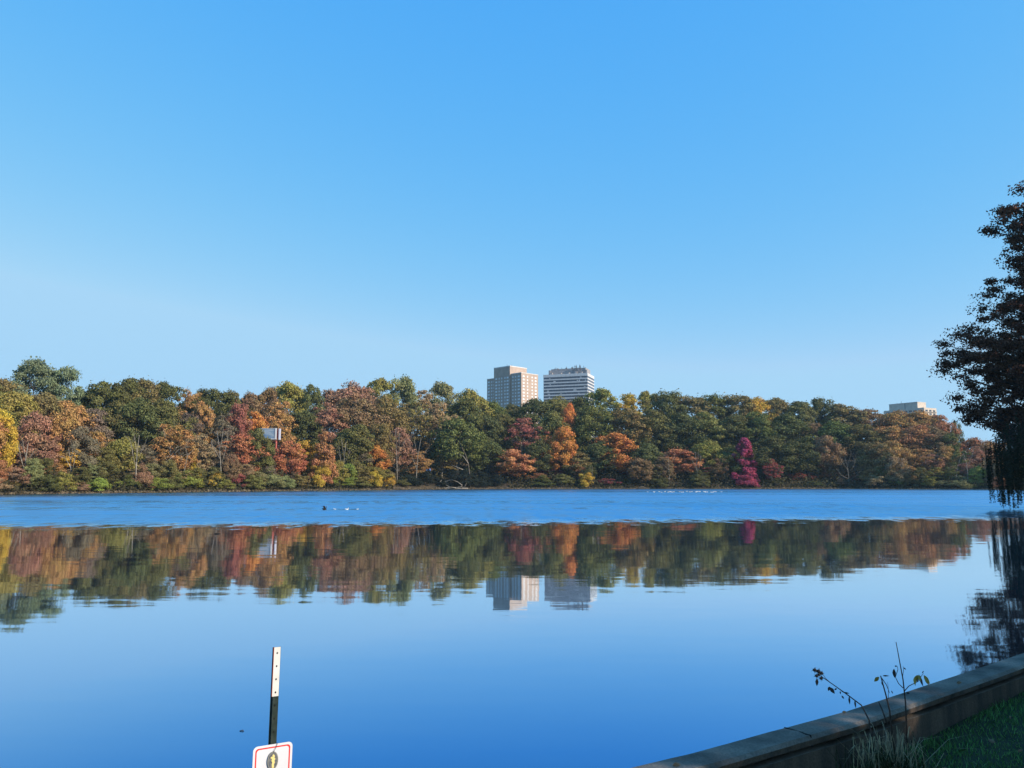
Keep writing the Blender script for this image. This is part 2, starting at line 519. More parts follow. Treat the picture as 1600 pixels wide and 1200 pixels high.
# colours of the crowns: base albedo
COL = {
    'dkgreen':   ((0.098, 0.098, 0.034), 'dark green'),
    'green':     ((0.118, 0.124, 0.036), 'green'),
    'greygreen': ((0.140, 0.165, 0.085), 'grey green'),
    'olive':     ((0.160, 0.145, 0.044), 'olive green'),
    'dkolive':   ((0.122, 0.108, 0.038), 'dark olive'),
    'oliveyel':  ((0.220, 0.185, 0.045), 'yellowish olive'),
    'paleolive': ((0.205, 0.195, 0.080), 'pale olive'),
    'brolive':   ((0.190, 0.138, 0.050), 'brownish olive'),
    'yellow':    ((0.430, 0.265, 0.030), 'yellow'),
    'gold':      ((0.450, 0.240, 0.030), 'golden'),
    'lime':      ((0.220, 0.240, 0.045), 'yellow green'),
    'orange':    ((0.470, 0.155, 0.038), 'orange'),
    'tanor':     ((0.340, 0.170, 0.060), 'tan orange'),
    'tan':       ((0.290, 0.185, 0.100), 'tan'),
    'rust':      ((0.310, 0.130, 0.058), 'rust brown'),
    'brown':     ((0.200, 0.120, 0.062), 'brown'),
    'greybr':    ((0.160, 0.118, 0.082), 'grey brown'),
    'rose':      ((0.270, 0.130, 0.085), 'rosy brown'),
    'red':       ((0.360, 0.110, 0.055), 'red'),
    'salmon':    ((0.430, 0.165, 0.070), 'salmon orange'),
    'crimson':   ((0.270, 0.062, 0.062), 'crimson'),
    'rosered':   ((0.260, 0.088, 0.072), 'rosy red'),
    'magenta':   ((0.300, 0.045, 0.100), 'magenta red'),
    'deep':      ((0.022, 0.028, 0.022), 'shade-painted green'),  # shade of the cove painted into the leaf colour of shrubs added there
}
SHAPE = {'round': 'round', 'broad': 'broad', 'tall': 'tall', 'airy': 'thin leaved', 'column': 'columnar', 'bush': 'bushy'}

# (pixel column, pixel row of the top, width in pixels, colour, shape, [hand written label])
SKY = [(-40,590,60,'olive','round'),(-8,594,56,'brolive','round'),(40,563,60,'greygreen','tall','tall grey green tree topping the skyline near the edge of the wood'),(84,571,46,'greygreen','tall'),(116,612,36,'olive','round'),
 (150,599,60,'dkolive','round'),(186,592,48,'dkgreen','round'),(214,589,50,'brolive','broad'),(248,599,50,'dkgreen','round'),(290,602,44,'tanor','airy'),(322,605,52,'dkgreen','broad'),
 (356,613,42,'dkolive','round'),(386,616,40,'brown','round'),(414,608,42,'brown','round'),(450,598,52,'oliveyel','round','yellowish olive tree on the skyline above the white billboard'),(482,603,38,'dkgreen','round'),(510,602,46,'rose','airy'),
 (549,597,70,'rose','broad'),(590,589,48,'oliveyel','tall'),(628,590,42,'paleolive','tall'),(660,603,46,'tan','airy'),(694,596,46,'paleolive','tall'),(735,612,58,'oliveyel','round'),
 (768,630,46,'green','round'),(802,634,44,'dkolive','round'),(836,625,58,'dkgreen','round'),(870,619,50,'olive','broad'),(905,622,44,'dkgreen','round'),(942,609,52,'oliveyel','tall'),
 (985,609,52,'yellow','airy','pale yellow tree with feathery crown on the skyline right of the white banded block'),(1017,612,36,'oliveyel','tall'),(1048,613,52,'dkolive','round'),(1085,619,54,'brolive','round'),(1122,618,50,'green','round'),
 (1156,617,54,'brolive','round'),(1182,622,44,'gold','round','golden orange tree on the skyline above the magenta tree'),(1216,622,50,'brolive','round'),(1250,627,46,'dkolive','round'),(1289,623,38,'dkgreen','tall'),(1326,632,58,'brolive','round'),
 (1364,638,50,'brown','broad'),(1402,643,52,'tanor','round'),(1440,645,54,'tanor','round'),(1474,650,40,'rust','round'),(1500,650,22,'greygreen','airy'),(1524,686,48,'rust','round'),(1556,690,50,'tanor','round')]
MID = [(-30,625,66,'olive','round'),(8,612,66,'oliveyel','round'),(56,614,60,'brolive','round'),(100,628,54,'tanor','round'),(140,640,50,'greybr','round'),(172,630,50,'dkolive','round'),(210,622,60,'dkgreen','broad'),(250,627,56,'dkolive','round'),(288,640,46,'greybr','airy'),
 (313,628,30,'tanor','round'),(342,640,46,'greybr','airy'),(368,632,34,'rosered','round'),(394,645,42,'orange','round'),(432,620,52,'tanor','airy'),(470,642,50,'dkgreen','round'),(508,625,60,'rose','airy'),(552,620,66,'brown','broad'),(598,622,56,'brolive','round'),
 (640,618,54,'brolive','airy'),(682,620,54,'tan','airy'),(724,626,56,'green','round'),(762,650,50,'dkgreen','round'),(790,648,40,'dkolive','round'),(816,646,58,'rosered','airy','rosy red tree with open branching crown below the stepped tan tower'),(862,645,46,'olive','round'),(887,631,24,'orange','round','small orange crown high in the wood below the white banded office block'),
 (925,633,58,'green','round'),(978,640,58,'brolive','round'),(1022,642,60,'dkolive','round'),(1064,648,58,'dkgreen','round'),(1104,646,58,'olive','round'),(1150,650,54,'dkgreen','round'),(1186,645,50,'green','round'),(1230,650,60,'dkgreen','round'),
 (1276,654,50,'brown','airy'),(1312,660,56,'green','round'),(1350,664,56,'dkolive','round'),(1392,666,50,'tanor','round'),(1428,664,56,'rust','round'),(1464,668,48,'brown','round'),(1486,676,28,'dkgreen','tall')]
LOW = [(-40,650,60,'tanor','round'),(-4,641,36,'yellow','round','bright yellow tree at the very edge of the wood'),(46,645,46,'rose','round'),(20,690,56,'tan','round'),(62,678,54,'rose','airy'),(92,640,46,'tanor','round'),(118,668,44,'greybr','round'),(104,702,44,'gold','round'),(146,668,46,'tanor','airy'),
 (140,714,46,'rose','round'),(184,684,44,'oliveyel','round','round yellow tree low on the wooded slope toward the left'),(160,698,34,'olive','round'),(216,690,44,'greybr','airy'),(266,656,66,'tanor','airy'),(306,672,48,'tan','airy'),(336,688,52,'greybr','airy'),(376,672,56,'red','airy'),(398,671,40,'dkolive','round'),
 (447,690,38,'red','round','small red orange tree beside the pole of the billboard'),(478,689,38,'gold','round'),(505,673,42,'rust','column','rust brown columnar tree behind small yellow trees on the shore'),(548,664,58,'dkolive','round'),(592,662,38,'brolive','round'),(622,662,48,'rose','airy'),(586,698,32,'orange','round'),(560,700,44,'greybr','airy'),
 (650,702,46,'tanor','airy'),(690,708,46,'brolive','airy'),(714,650,66,'green','broad'),(762,690,52,'dkgreen','round'),(798,703,58,'salmon','round','salmon orange tree leaning over the water at the right side of the dark cove'),(838,690,40,'dkgreen','round'),(876,666,42,'orange','tall','bright orange tree in front of green trees below the white banded block'),(898,704,44,'brolive','round'),(908,708,24,'red','round'),
 (862,722,32,'crimson','round'),(934,690,44,'dkgreen','round'),(963,678,60,'orange','tall','orange and gold tree standing on the shore second from bright orange one'),(1006,692,44,'dkgreen','round'),(1000,730,46,'crimson','round'),(1042,706,36,'greybr','airy'),(1068,702,54,'salmon','round','salmon orange tree on the shore behind the flock of white birds'),
 (1102,690,44,'oliveyel','round'),(1112,722,44,'crimson','airy'),(1166,682,38,'magenta','column','vivid magenta red columnar tree on the shore'),(1140,700,40,'green','round'),(1206,684,60,'dkgreen','round'),(1248,690,48,'dkgreen','round'),(1246,732,36,'crimson','bush'),(1293,682,42,'brown','round'),
 (1297,724,30,'red','bush'),(1326,714,44,'greybr','airy'),(1342,738,34,'crimson','bush'),(1370,692,46,'brolive','round'),(1398,690,42,'tanor','round'),(1394,738,28,'orange','round'),(1432,696,56,'tanor','airy'),(1462,706,44,'rose','airy'),(1482,692,36,'tanor','airy'),(1505,700,34,'olive','airy'),(1530,694,40,'rose','airy'),(1560,704,46,'rust','airy'),(1600,700,50,'rust','round'),(1650,690,60,'rust','round')]
BUSH = [(-20,742,50,'tan'),(14,742,40,'brolive'),(48,748,40,'rose'),(74,744,38,'dkgreen'),(102,740,34,'oliveyel'),(126,750,32,'rose'),(152,746,36,'lime'),(178,750,34,'lime'),(203,748,30,'green'),(222,728,34,'rose'),(246,742,34,'lime'),(270,745,30,'green'),
 (296,738,38,'lime'),(304,720,20,'yellow'),(332,742,28,'yellow'),(352,750,30,'oliveyel'),(376,746,34,'crimson'),(398,748,30,'olive'),(424,736,40,'paleolive'),(446,748,32,'paleolive'),(470,744,30,'brolive'),(500,724,34,'yellow'),(514,748,28,'lime'),(536,746,34,'lime'),(562,748,34,'olive'),
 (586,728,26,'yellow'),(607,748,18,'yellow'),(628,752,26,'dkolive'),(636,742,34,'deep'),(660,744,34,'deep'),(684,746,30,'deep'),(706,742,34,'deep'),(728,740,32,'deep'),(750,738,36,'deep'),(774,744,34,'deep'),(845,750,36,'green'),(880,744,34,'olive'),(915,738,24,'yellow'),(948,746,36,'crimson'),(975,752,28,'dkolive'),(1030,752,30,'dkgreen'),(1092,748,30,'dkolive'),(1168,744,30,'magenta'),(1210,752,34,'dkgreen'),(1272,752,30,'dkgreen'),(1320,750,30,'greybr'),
 (1372,746,36,'tan'),(1402,750,32,'lime'),(1428,746,36,'paleolive'),(1452,742,24,'oliveyel'),(1474,750,38,'paleolive'),(1500,752,36,'paleolive'),(1530,752,34,'olive'),(1562,750,34,'rust')]

_r = random.Random(44)
_pal = ['tan', 'brolive', 'olive', 'tanor', 'greybr', 'rose', 'brown', 'oliveyel', 'paleolive', 'rust', 'dkolive', 'lime']
_pal_r = ['dkgreen', 'dkolive', 'brown', 'rust', 'dkolive', 'green', 'brolive', 'crimson', 'greybr']
SAP = []
_u = -30
while _u < 1640:
    if not (612 < _u < 770) and not any(abs(_u - h_) < w_ for h_, w_ in ((1166, 34), (963, 26), (875, 24), (1068, 28), (798, 34), (184, 16), (1297, 24), (1246, 22), (1342, 20), (478, 12), (447, 12), (505, 12))):
        p_ = _pal if (_u < 612 or _u > 1350) else _pal_r
        SAP.append((round(_u), round(_r.uniform(708, 738)), round(_r.uniform(22, 38)), _r.choice(p_), _r.choice(('round', 'airy', 'tall', 'airy'))))
    _u += _r.uniform(15, 27)
LM = [(2, 'the yellow edge tree'), (184, 'the yellow tree'), (417, 'the billboard'), (708, 'the driftwood'), (798, 'the stepped tower'), (890, 'the white banded block'), (963, 'the orange-gold tree'),
      (1068, 'the gull flock'), (1166, 'the magenta tree'), (1297, 'the red shrub'), (1433, 'the distant office'), (1535, 'the dark lakeside tree')]
ORD = ['first', 'second', 'third', 'fourth', 'fifth', 'sixth', 'seventh', 'eighth', 'ninth', 'tenth']
ROWS = {'S': 'on the skyline', 'M': 'at mid slope', 'L': 'low on the slope', 'B': 'at the waterline', 'P': 'beside the water'}

def label_for(row, u, table, color, shape):
    lu, ln = min(LM, key=lambda a: abs(a[0] - u))
    side = 'left' if u < lu else 'right'
    k = sum(1 for e in table if min(u, lu) < e[0] < max(u, lu) and e[0] != u)
    if row == 'P': return f"small {color} {SHAPE[shape]} tree above the shore, {ORD[k]} {side} of {ln}"
    if shape == 'bush':
        return f"{color} shrub {ROWS[row]}, {ORD[k]} to the {side} of {ln}"
    return f"{color} {SHAPE[shape]} tree {ROWS[row]}, {ORD[k]} {side} of {ln}"

def place_tree(row, t, e, table, idx):
    u, ytop, w, cname = e[:4]
    shape = e[4] if row != 'B' else 'bush'
    rnd = random.Random(idx * 7 + 13 + ord(row))
    t = t + (rnd.uniform(-2.5, 2.5) if row != 'B' else rnd.uniform(-.8, 4.5))
    if shape == 'column': t = 7
    Y = Ys(u) + t
    b = at(u, 765, Y); b.z = terr(t, u) - .1
    top = at(u, ytop - (rnd.uniform(4, 16) if row == 'B' else 0), Y).z
    H = max(1.2, top - b.z)
    W = w * Y / F * (1.3 if row != 'B' else 1.02)
    c, cn = COL[cname]
    name = {'bush': 'shrub', 'column': 'columnar_tree', 'airy': 'thin_leaved_tree'}.get(shape, 'broadleaf_tree')
    root = empty(name, b, rnd.uniform(0, 6.28))
    nv = {'round': 5, 'airy': 4, 'tall': 3, 'broad': 3, 'column': 2, 'bush': 3}[shape]
    crown, trunks = proto(shape, rnd.randrange(nv))
    k = rnd.uniform(.93, 1.07)
    cr = link(bpy.data.objects.new('foliage' if shape == 'bush' else 'crown', crown)); cr.parent = root
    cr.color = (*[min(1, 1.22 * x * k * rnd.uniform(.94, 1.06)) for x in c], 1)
    bark = 'pale_bark' if (shape == 'airy' and rnd.random() < .6) or 'limbs' in (e[5] if len(e) > 5 else '') else 'bark'
    tr = link(bpy.data.objects.new('stem' if shape == 'bush' else 'trunk', trunks[bark])); tr.parent = root
    s = (W / 12, W / 12, H / 15)
    cr.scale = s; tr.scale = s
    lab = e[5] if len(e) > 5 else label_for(row, u, table, cn, shape)
    tag(root, lab, 'shrub' if shape == 'bush' else 'tree', {'S': 'trees on the skyline of the far wood', 'M': 'trees midway up the far wood', 'L': 'trees low on the far slope', 'B': 'shrubs along the far waterline', 'P': 'small trees just above the far shore'}[row])
    return root

used = {}
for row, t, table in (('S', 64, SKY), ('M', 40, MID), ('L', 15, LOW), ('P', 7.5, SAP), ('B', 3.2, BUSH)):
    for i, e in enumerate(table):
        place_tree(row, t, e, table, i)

# undergrowth: one uncountable mass of low leaves over the slope
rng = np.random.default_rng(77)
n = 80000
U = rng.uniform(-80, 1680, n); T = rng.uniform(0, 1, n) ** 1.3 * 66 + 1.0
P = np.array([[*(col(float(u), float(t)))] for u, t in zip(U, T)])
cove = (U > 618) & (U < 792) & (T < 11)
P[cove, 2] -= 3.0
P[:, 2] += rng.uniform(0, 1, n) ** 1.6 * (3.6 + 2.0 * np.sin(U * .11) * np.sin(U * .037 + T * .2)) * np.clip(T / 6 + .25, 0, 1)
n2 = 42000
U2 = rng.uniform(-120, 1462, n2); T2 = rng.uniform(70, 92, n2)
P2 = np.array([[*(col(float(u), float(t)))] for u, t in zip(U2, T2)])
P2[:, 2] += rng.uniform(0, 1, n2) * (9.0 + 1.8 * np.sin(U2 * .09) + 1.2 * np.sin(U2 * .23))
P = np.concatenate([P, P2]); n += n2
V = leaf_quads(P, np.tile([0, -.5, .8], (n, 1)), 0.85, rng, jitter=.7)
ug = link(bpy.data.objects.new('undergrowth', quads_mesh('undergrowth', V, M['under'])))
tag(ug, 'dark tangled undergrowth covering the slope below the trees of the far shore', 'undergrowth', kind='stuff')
# thin pale strip of stones and dead reeds along the far waterline
n = 9000
U = rng.uniform(-80, 1640, n); T = rng.uniform(-.3, 1.6, n)
P = np.array([[*(col(float(u), float(t)))] for u, t in zip(U, T)]); P[:, 2] = np.maximum(P[:, 2], 0.02) + rng.uniform(0, .5, n) ** 2
M['reed'] = foliage_mat('dead_reeds', own=(0.17, 0.13, 0.085), hue=0.03)
V = leaf_quads(P, np.tile([0, -1., .2], (n, 1)), 0.5, rng, jitter=.5)
rd = link(bpy.data.objects.new('dead_reeds', quads_mesh('dead_reeds', V, M['reed'])))
tag(rd, 'pale strip of dead reeds and sticks along the far waterline', 'reeds', kind='stuff')

# ------------------------------------------------------------------ buildings
M['brick_tan'] = noisy('tan_brick', (0.37, 0.275, 0.215), (0.44, 0.33, 0.26), .3, 0.9)
M['concrete_trim'] = noisy('pale_concrete', (0.50, 0.46, 0.42), (0.60, 0.56, 0.52), .5, .8)
M['white_panel'] = noisy('white_panel', (0.50, 0.49, 0.48), (0.60, 0.59, 0.58), .4, .6)
M['dark_glass'] = mat('dark_glass', (0.035, 0.038, 0.048), .12, 0, .5)
M['pale_blind'] = noisy('window_with_pale_blind', (0.30, 0.33, 0.38), (0.74, 0.74, 0.74), .35, .5, lo=.3, hi=.5)
M['rooftop_grey'] = noisy('rooftop_metal', (0.20, 0.18, 0.18), (0.38, 0.35, 0.34), .8, .7)
M['antenna'] = mat('antenna_metal', (0.12, 0.12, 0.13), .5)

def window_mesh(w, h):
    m = MB()
    m.box(-w/2, w/2, -.06, .0, -h/2, h/2, 0)
    m.box(-w/2-.12, w/2+.12, -.22, 0, -h/2-.18, -h/2, 1)
    m.box(-.05, .05, -.10, -.06, -h/2, h/2, 1)
    return m

def stepped_tower():
    t = R(45)
    c = at(814.8, 755, 680); c.z = 14
    root = empty('apartment_tower', c, -t)
    tag(root, 'tall stepped tan brick apartment tower rising behind the wood', 'building')
    z_w = at(814.8, 582.8, 680).z - c.z
    z_c = at(796, 573.5, 692).z - c.z
    b = 21.9; e1, e2, e3 = -13.2, -34.2, -46.0
    MB().box(e2, e1, -1.2, b - 1.2, 0, z_c).build('core_wall', M['brick_tan'], root)
    MB().box(e1, 0, 0, b, 0, z_w).build('wing_wall', M['brick_tan'], root)
    MB().box(e3, e2, 1.2, b - 3, 0, z_w - 1.6).build('wing_wall', M['brick_tan'], root)
    rf = MB()
    rf.box(e2 - .15, e1 + .15, -1.35, b - 1.05, z_c, z_c + .9)
    rf.box(e1 + .2, .15, -.15, b + .15, z_w, z_w + .7)
    rf.box(e3 - .15, e2 - .2, 1.05, b - 2.85, z_w - 1.6, z_w - 1.0)
    rf.build('parapet', M['concrete_trim'], root)
    MB().box(e2 - 4, e2, 3, 9, z_w - 1.6, z_w + 1.0).build('stair_head', M['brick_tan'], root)
    an = MB()
    for x, h in ((-24, 4), (-26, 2.5), (-18, 3), (-20, 2.0)):
        an.tube([(x, 6, z_c), (x, 6, z_c + h)], .18, 5)
    an.box(-29, -26.5, 4, 8, z_c + .9, z_c + 2.0)
    an.build('roof_equipment', M['antenna'], root)
    floor = 2.95
    meshes = {}
    def win(kind, w, h):
        if kind not in meshes:
            meshes[kind] = window_mesh(w, h).mesh('window', [M['pale_blind'], M['concrete_trim']])
        return meshes[kind]
    rows = int((z_w - 30) / floor)
    spots = []
    for r_ in range(14):
        z = z_w - 2.6 - r_ * floor
        for x, ww in ((-43.6, 2.6), (-39.6, 1.3), (-36.5, 1.3)): spots.append((r_, x, 1.2, z - 1.6, 0, ww))
        for x, ww in ((-31.0, 2.4), (-27.2, 1.3), (-23.8, 1.3), (-19.6, 1.5), (-16.2, 2.4)): spots.append((r_, x, -1.2, z, 0, ww))
        for x, ww in ((-10.6, 1.4), (-7.2, 1.4), (-3.2, 2.6)): spots.append((r_, x, 0, z, 0, ww))
        for y, ww in ((3.0, 2.2), (8.0, 1.4), (14.0, 1.4), (18.6, 2.2)): spots.append((r_, 0, y, z, 1, ww))
    top = [s for s in spots if s[0] < 7][:98]
    rest = [s for s in spots if s not in top]
    for (_, x, y, z, side, ww) in top:
        o = link(bpy.data.objects.new('window', win(ww, ww, 1.45)))
        o.parent = root; o.location = (x, y, z)
        if side: o.rotation_euler = (0, 0, R(90))
    m = MB()
    for (_, x, y, z, side, ww) in rest:
        if side: m.box(x, x + .06, y - ww/2, y + ww/2, z - .72, z + .72)
        else: m.box(x - ww/2, x + ww/2, y - .06, y, z - .72, z + .72)
    o = m.build('lower_windows', M['pale_blind'], root); o["kind"] = 'stuff'
stepped_tower()

def office_block():
    Y = 800
    t = R(19.3)
    c = at(919.8, 755, Y); c.z = 15
    root = empty('office_block', c, -t)
    tag(root, 'white banded office block with dark ribbon windows and rooftop antennas', 'building')
    zt = at(919.8, 582.6, Y).z - c.z
    L, B = 48.0, 30.0
    MB().box(-L, 0, 0, B, 0, zt - 3.0).build('wall', M['dark_glass'], root)
    MB().box(-L - .3, .3, -.3, B + .3, zt - 3.0, zt).build('parapet', M['white_panel'], root)
    fl = 3.36
    z = zt - 3.0
    M['ribbon'] = noisy('ribbon_window', (0.075, 0.075, 0.095), (0.17, 0.17, 0.19), .9, .25, stretch=(1, 1, .2), lo=.5, hi=.7)
    for k in range(10):
        MB().box(-L - .06, .06, -.06, B + .06, z - 2.0, z - .02).build('ribbon_window', M['ribbon'], root)
        MB().box(-L - .3, .3, -.3, B + .3, z - 2.0 - 1.36, z - 2.0 - .02).build('spandrel', M['white_panel'], root)
        z -= fl
    MB().box(-L - .2, .2, -.2, B + .2, 0, z - .1).build('base_wall', M['white_panel'], root)
    # bright blinds behind some panes
    rr = random.Random(5)
    bl = MB()
    for k in range(15):
        x = -rr.uniform(2, L - 2); f = rr.randrange(7); w = rr.choice((1.2, 1.2, 2.4))
        zz = zt - 3.0 - f * fl
        bl.box(x, x + w, -.12, -.06, zz - 1.7, zz - .4 - rr.random() * .5)
    bl.build('window_blinds', M['white_panel'], root)
    ph = MB()
    ph.box(-41, -3, 5, B - 4, zt, zt + 6.4)
    ph.build('penthouse', M['rooftop_grey'], root)
    eq = MB()
    for x in (-41.3, -31, -22, -14, -8): eq.box(x, x + 2.2, 2.0, 4.8, zt, zt + rr.uniform(1.4, 2.8))
    eq.box(-43.5, -41.3, 4, 12, zt, zt + 5.2)
    eq.box(-2.8, -1.2, 4, 12, zt, zt + 4.0)
    for x in (-38, -35, -25.5, -12, -19): eq.box(x, x + 1.6, 6, 9, zt + 6.4, zt + 6.4 + rr.uniform(.5, 1.3))
    eq.build('roof_plant', M['rooftop_grey'], root)
    an = MB()
    for x, y, h in ((-36, 6, 8.5), (-30, 8, 8.2), (-24, 6, 8.8), (-14.2, 3.5, 9.5), (-13.4, 6, 10.2), (-12.6, 4, 8.8), (-9.2, 4.5, 10.0), (-8.4, 4, 9.0), (-5, 5, 8.6), (-3.4, 5, 6.9), (-16.5, 4, 8.2)):
        an.tube([(x, y, zt), (x, y, zt + h)], .26, 5)
        if h > 8.7:
            for q in range(3): an.box(x - .55, x + .55, y - .15, y + .15, zt + h - 2.2 - q * 1.6, zt + h - 1.4 - q * 1.6)
    an.build('antenna_cluster', M['antenna'], root)
office_block()

def low_office():
    Y = 800
    t = R(60)
    c = at(1451.7, 755, Y); c.z = 8
    root = empty('distant_office', c, -t)
    tag(root, 'distant low cream office with boxy upper storey, beyond the end of the wood', 'building')
    zt = at(1451.7, 636.6, Y).z - c.z
    zp = at(1438, 628.2, Y + 6).z - c.z
    L, B = 46, 22
    M['cream'] = noisy('cream_concrete', (0.46, 0.38, 0.30), (0.54, 0.46, 0.38), .4, .8)
    MB().box(-L, 0, 0, B, 0, zt).build('wall', M['cream'], root)
    MB().box(-40, -7.5, 1.2, B - 6, zt, zp).build('upper_storey', M['cream'], root)
    MB().box(-40.2, -7.3, 1.0, B - 5.8, zp, zp + .5).build('parapet', M['concrete_trim'], root)
    MB().box(-22, -21.2, 1.12, 1.2, zt, zp).build('wall_joint', M['antenna'], root)
    for k in range(5):
        z = zt - 3.0 - k * 3.4
        for j in range(8):
            MB().box(-L + 3 + j * 5.2, -L + 6.8 + j * 5.2, -.08, 0, z - 1, z + 1).build('window', M['dark_glass'], root)
        for j in range(3):
            MB().box(0, .08, 2.2 + j * 6.6, 6.4 + j * 6.6, z - .9, z + .8).build('window', M['dark_glass'], root)
        MB().box(.0, 1.1, .6, B - .6, z - 1.5, z - 1.1).build('balcony', M['cream'], root)
    a = MB(); a.tube([(-28, 5, zp), (-28, 5, zp + 3.2)], .2, 5); a.tube([(-33, 5, zp), (-33, 5, zp + 1.8)], .2, 5); a.build('antenna', M['antenna'], root)
low_office()

# ------------------------------------------------------------------ billboard on the far slope
def billboard():
    Y = Ys(420) + 26
    base = at(427.5, 765, Y); base.z = terr(26, 427) - .2
    root = empty('billboard', base, 0)
    tag(root, 'white framed billboard with pale blue picture on a red pole in the wood', 'billboard')
    def rel(px, py, dy=0): return at(px, py, Y + dy) - base
    tl, br = rel(403, 669), rel(430, 686.5)
    z0, z1 = br.z, tl.z
    m = MB(); m.box(tl.x, br.x, 0, .35, z0, z1)
    M['ad'] = noisy('pale_blue_picture', (0.08, 0.17, 0.30), (0.30, 0.36, 0.42), .35, .5, stretch=(.5, 1, 1.6), lo=.42, hi=.6)
    face = m.build('panel', M['ad'], root)
    M['frame_white'] = mat('white_frame', (.55, .55, .56), .5)
    fr = MB(); w = .32
    fr.box(tl.x, br.x, -.12, 0, z0, z0 + w * .8); fr.box(tl.x, br.x, -.12, 0, z1 - w * .4, z1)
    fr.box(br.x - w * .5, br.x + w, -.14, .4, z0, z1); fr.box(tl.x - .02, tl.x + w * .5, -.14, 0, z0 + w * .8, z1 - w * .4)
    fr.build('frame', M['frame_white'], face)
    M['dark_red'] = mat('dark_red_steel', (.12, .02, .03), .6)
    MB().box(br.x + w + .05, br.x + 1.0, .3, 1.2, z0 + .3, z1 - .3).build('bracket', M['dark_red'], root)
    MB().box(br.x + 1.02, br.x + 1.35, .1, 1.5, z0 - .1, z1 - .1).build('rear_panel', mat('rear_panel_grey', (.45, .46, .55), .6), root)
    M['red_pole'] = mat('red_painted_pole', (.42, .10, .08), .5)
    MB().tube([(0, .75, 0), (0, .75, z0 + .2)], .32, 12).build('pole', M['red_pole'], root)
    cw = MB(); cw.box(tl.x + .5, br.x, .36, .9, z0 - .35, z0 - .05); cw.build('catwalk', M['antenna'], root)
billboard()

# ------------------------------------------------------------------ driftwood and dead trees on the far shore
def wpt(px, py, Y): return at(px, py, Y)
Yd = Ys(708) - .8
base = at(708, 764, Yd); base.z = 0
m = MB()
def path(pts, r0, r1, Y=Yd, n=6):
    P_ = [wpt(a, b_, Y + (c if len_ == 3 else 0)) - base for (a, b_, *rest), c, len_ in ((p, (p[2] if len(p) > 2 else 0), len(p)) for p in pts)]
    k = len(P_)
    m.tube(P_, [r0 + (r1 - r0) * i / (k - 1) for i in range(k)], n)
path([(684, 763), (688, 757, .4), (697, 752, .8), (706, 749.5, .8), (715, 753, .5), (722, 758, .2), (720, 762)], .24, .14)
path([(697, 752.5, .8), (696, 757, .2), (702, 761, -.3), (712, 762, -.5)], .16, .12)
path([(684, 763.2), (700, 762.6), (716, 763), (731, 763.2)], .35, .25)
path([(690, 750, .5), (686, 755, .5), (684, 761)], .12, .12)
path([(724, 763), (727, 759), (729, 755)], .15, .05)
path([(712, 763), (717, 760, -.3), (724, 761, -.4)], .12, .08)
dw = m.build('driftwood', M['pale_bark'], smooth=True, loc=base)
tag(dw, 'pale arched driftwood limbs lying at the mouth of the dark cove', 'driftwood')

Yt = Ys(735) + 1.5
base = at(735, 764, Yt); base.z = .2
root = empty('dead_tree', base)
tag(root, 'bare leaning dead tree beside the driftwood in the dark cove', 'tree')
m = MB()
def path2(pts, r0, r1, n=6):
    P_ = [wpt(p[0], p[1], Yt + (p[2] if len(p) > 2 else 0)) - base for p in pts]
    k = len(P_)
    m.tube(P_, [r0 + (r1 - r0) * i / (k - 1) for i in range(k)], n)
path2([(734, 765), (734, 745), (732, 727), (728, 712), (721, 698), (717, 690)], .32, .12)
m.build('trunk', M['bark'], root, smooth=True)
m = MB()
path2([(731.5, 724), (724, 713, -1), (712, 708, -1.5), (704, 703, -1)], .20, .08)
m.build('limb', M['pale_bark'], root, smooth=True)
m = MB()
path2([(726, 735, 0), (714, 730, -1), (704, 726, -1)], .18, .06)
m.build('limb', M['pale_bark'], root, smooth=True)
m = MB()
path2([(716, 735, 0), (710, 738, -1), (707, 741, -1)], .12, .05)
m.build('limb', M['bark'], root, smooth=True)

# standing pale trunks that show through the wood
def bare_tree(label, pts, limbs, t, r0=.28, pale=True):
    r0 *= .62; rt = random.Random(int(pts[0][0]))
    u = pts[0][0]
    Y = Ys(u) + t
    b = at(u, pts[0][1], Y); b.z = min(b.z, terr(t, u))
    root = empty('bare_tree', b)
    tag(root, label, 'tree', 'bare pale trunks in the far wood')
    m = MB(); P_ = [at(a, c, Y) - b for a, c in pts]; P_[0].z = -.3
    m.tube(P_, [r0 * (1 - .75 * i / (len(P_) - 1)) for i in range(len(P_))], 7)
    m.build('trunk', M['pale_bark' if pale else 'bark'], root, smooth=True)
    for i, lp in enumerate(limbs):
        m = MB(); P_ = [at(a, c, Y - .5 * j) - b for j, (a, c) in enumerate(lp)]
        m.tube(P_, [r0 * .5 * (1 - .7 * i / (len(P_) - 1)) for i in range(len(P_))], 5)
        for q in range(7):
            a_ = P_[-2].lerp(P_[-1], rt.random()); d_ = (P_[-1] - P_[-2]) * rt.uniform(.3, .7) + Vector((rt.gauss(0, .7), rt.gauss(0, .7), rt.gauss(.2, .6)))
            m.tube([a_, a_ + d_ * .6, a_ + d_ + Vector((0, 0, -.15))], [r0 * .16, r0 * .1, r0 * .04], 4)
        m.build('limb', M['pale_bark' if pale else 'bark'], root, smooth=True)
bare_tree('bare pale twin trunk standing above the shore shrubs left of the dark cove', [(621, 762), (620, 720), (619, 690), (618, 670)], [[(620, 722), (624, 700), (624, 676)], [(619, 700), (612, 690), (608, 680)], [(624, 700), (632, 690)]], 8)
bare_tree('crooked pale trunk leaning through tan leaves, third bare one from the billboard', [(284, 764), (288, 735), (293, 712), (303, 702)], [[(289, 730), (283, 715)], [(293, 712), (290, 700), (292, 690)]], 8, .25)
bare_tree('short thick pale limb curving out of the tan leaves above the shore', [(258, 764), (257, 740), (259, 722), (272, 712)], [], 9, .34)
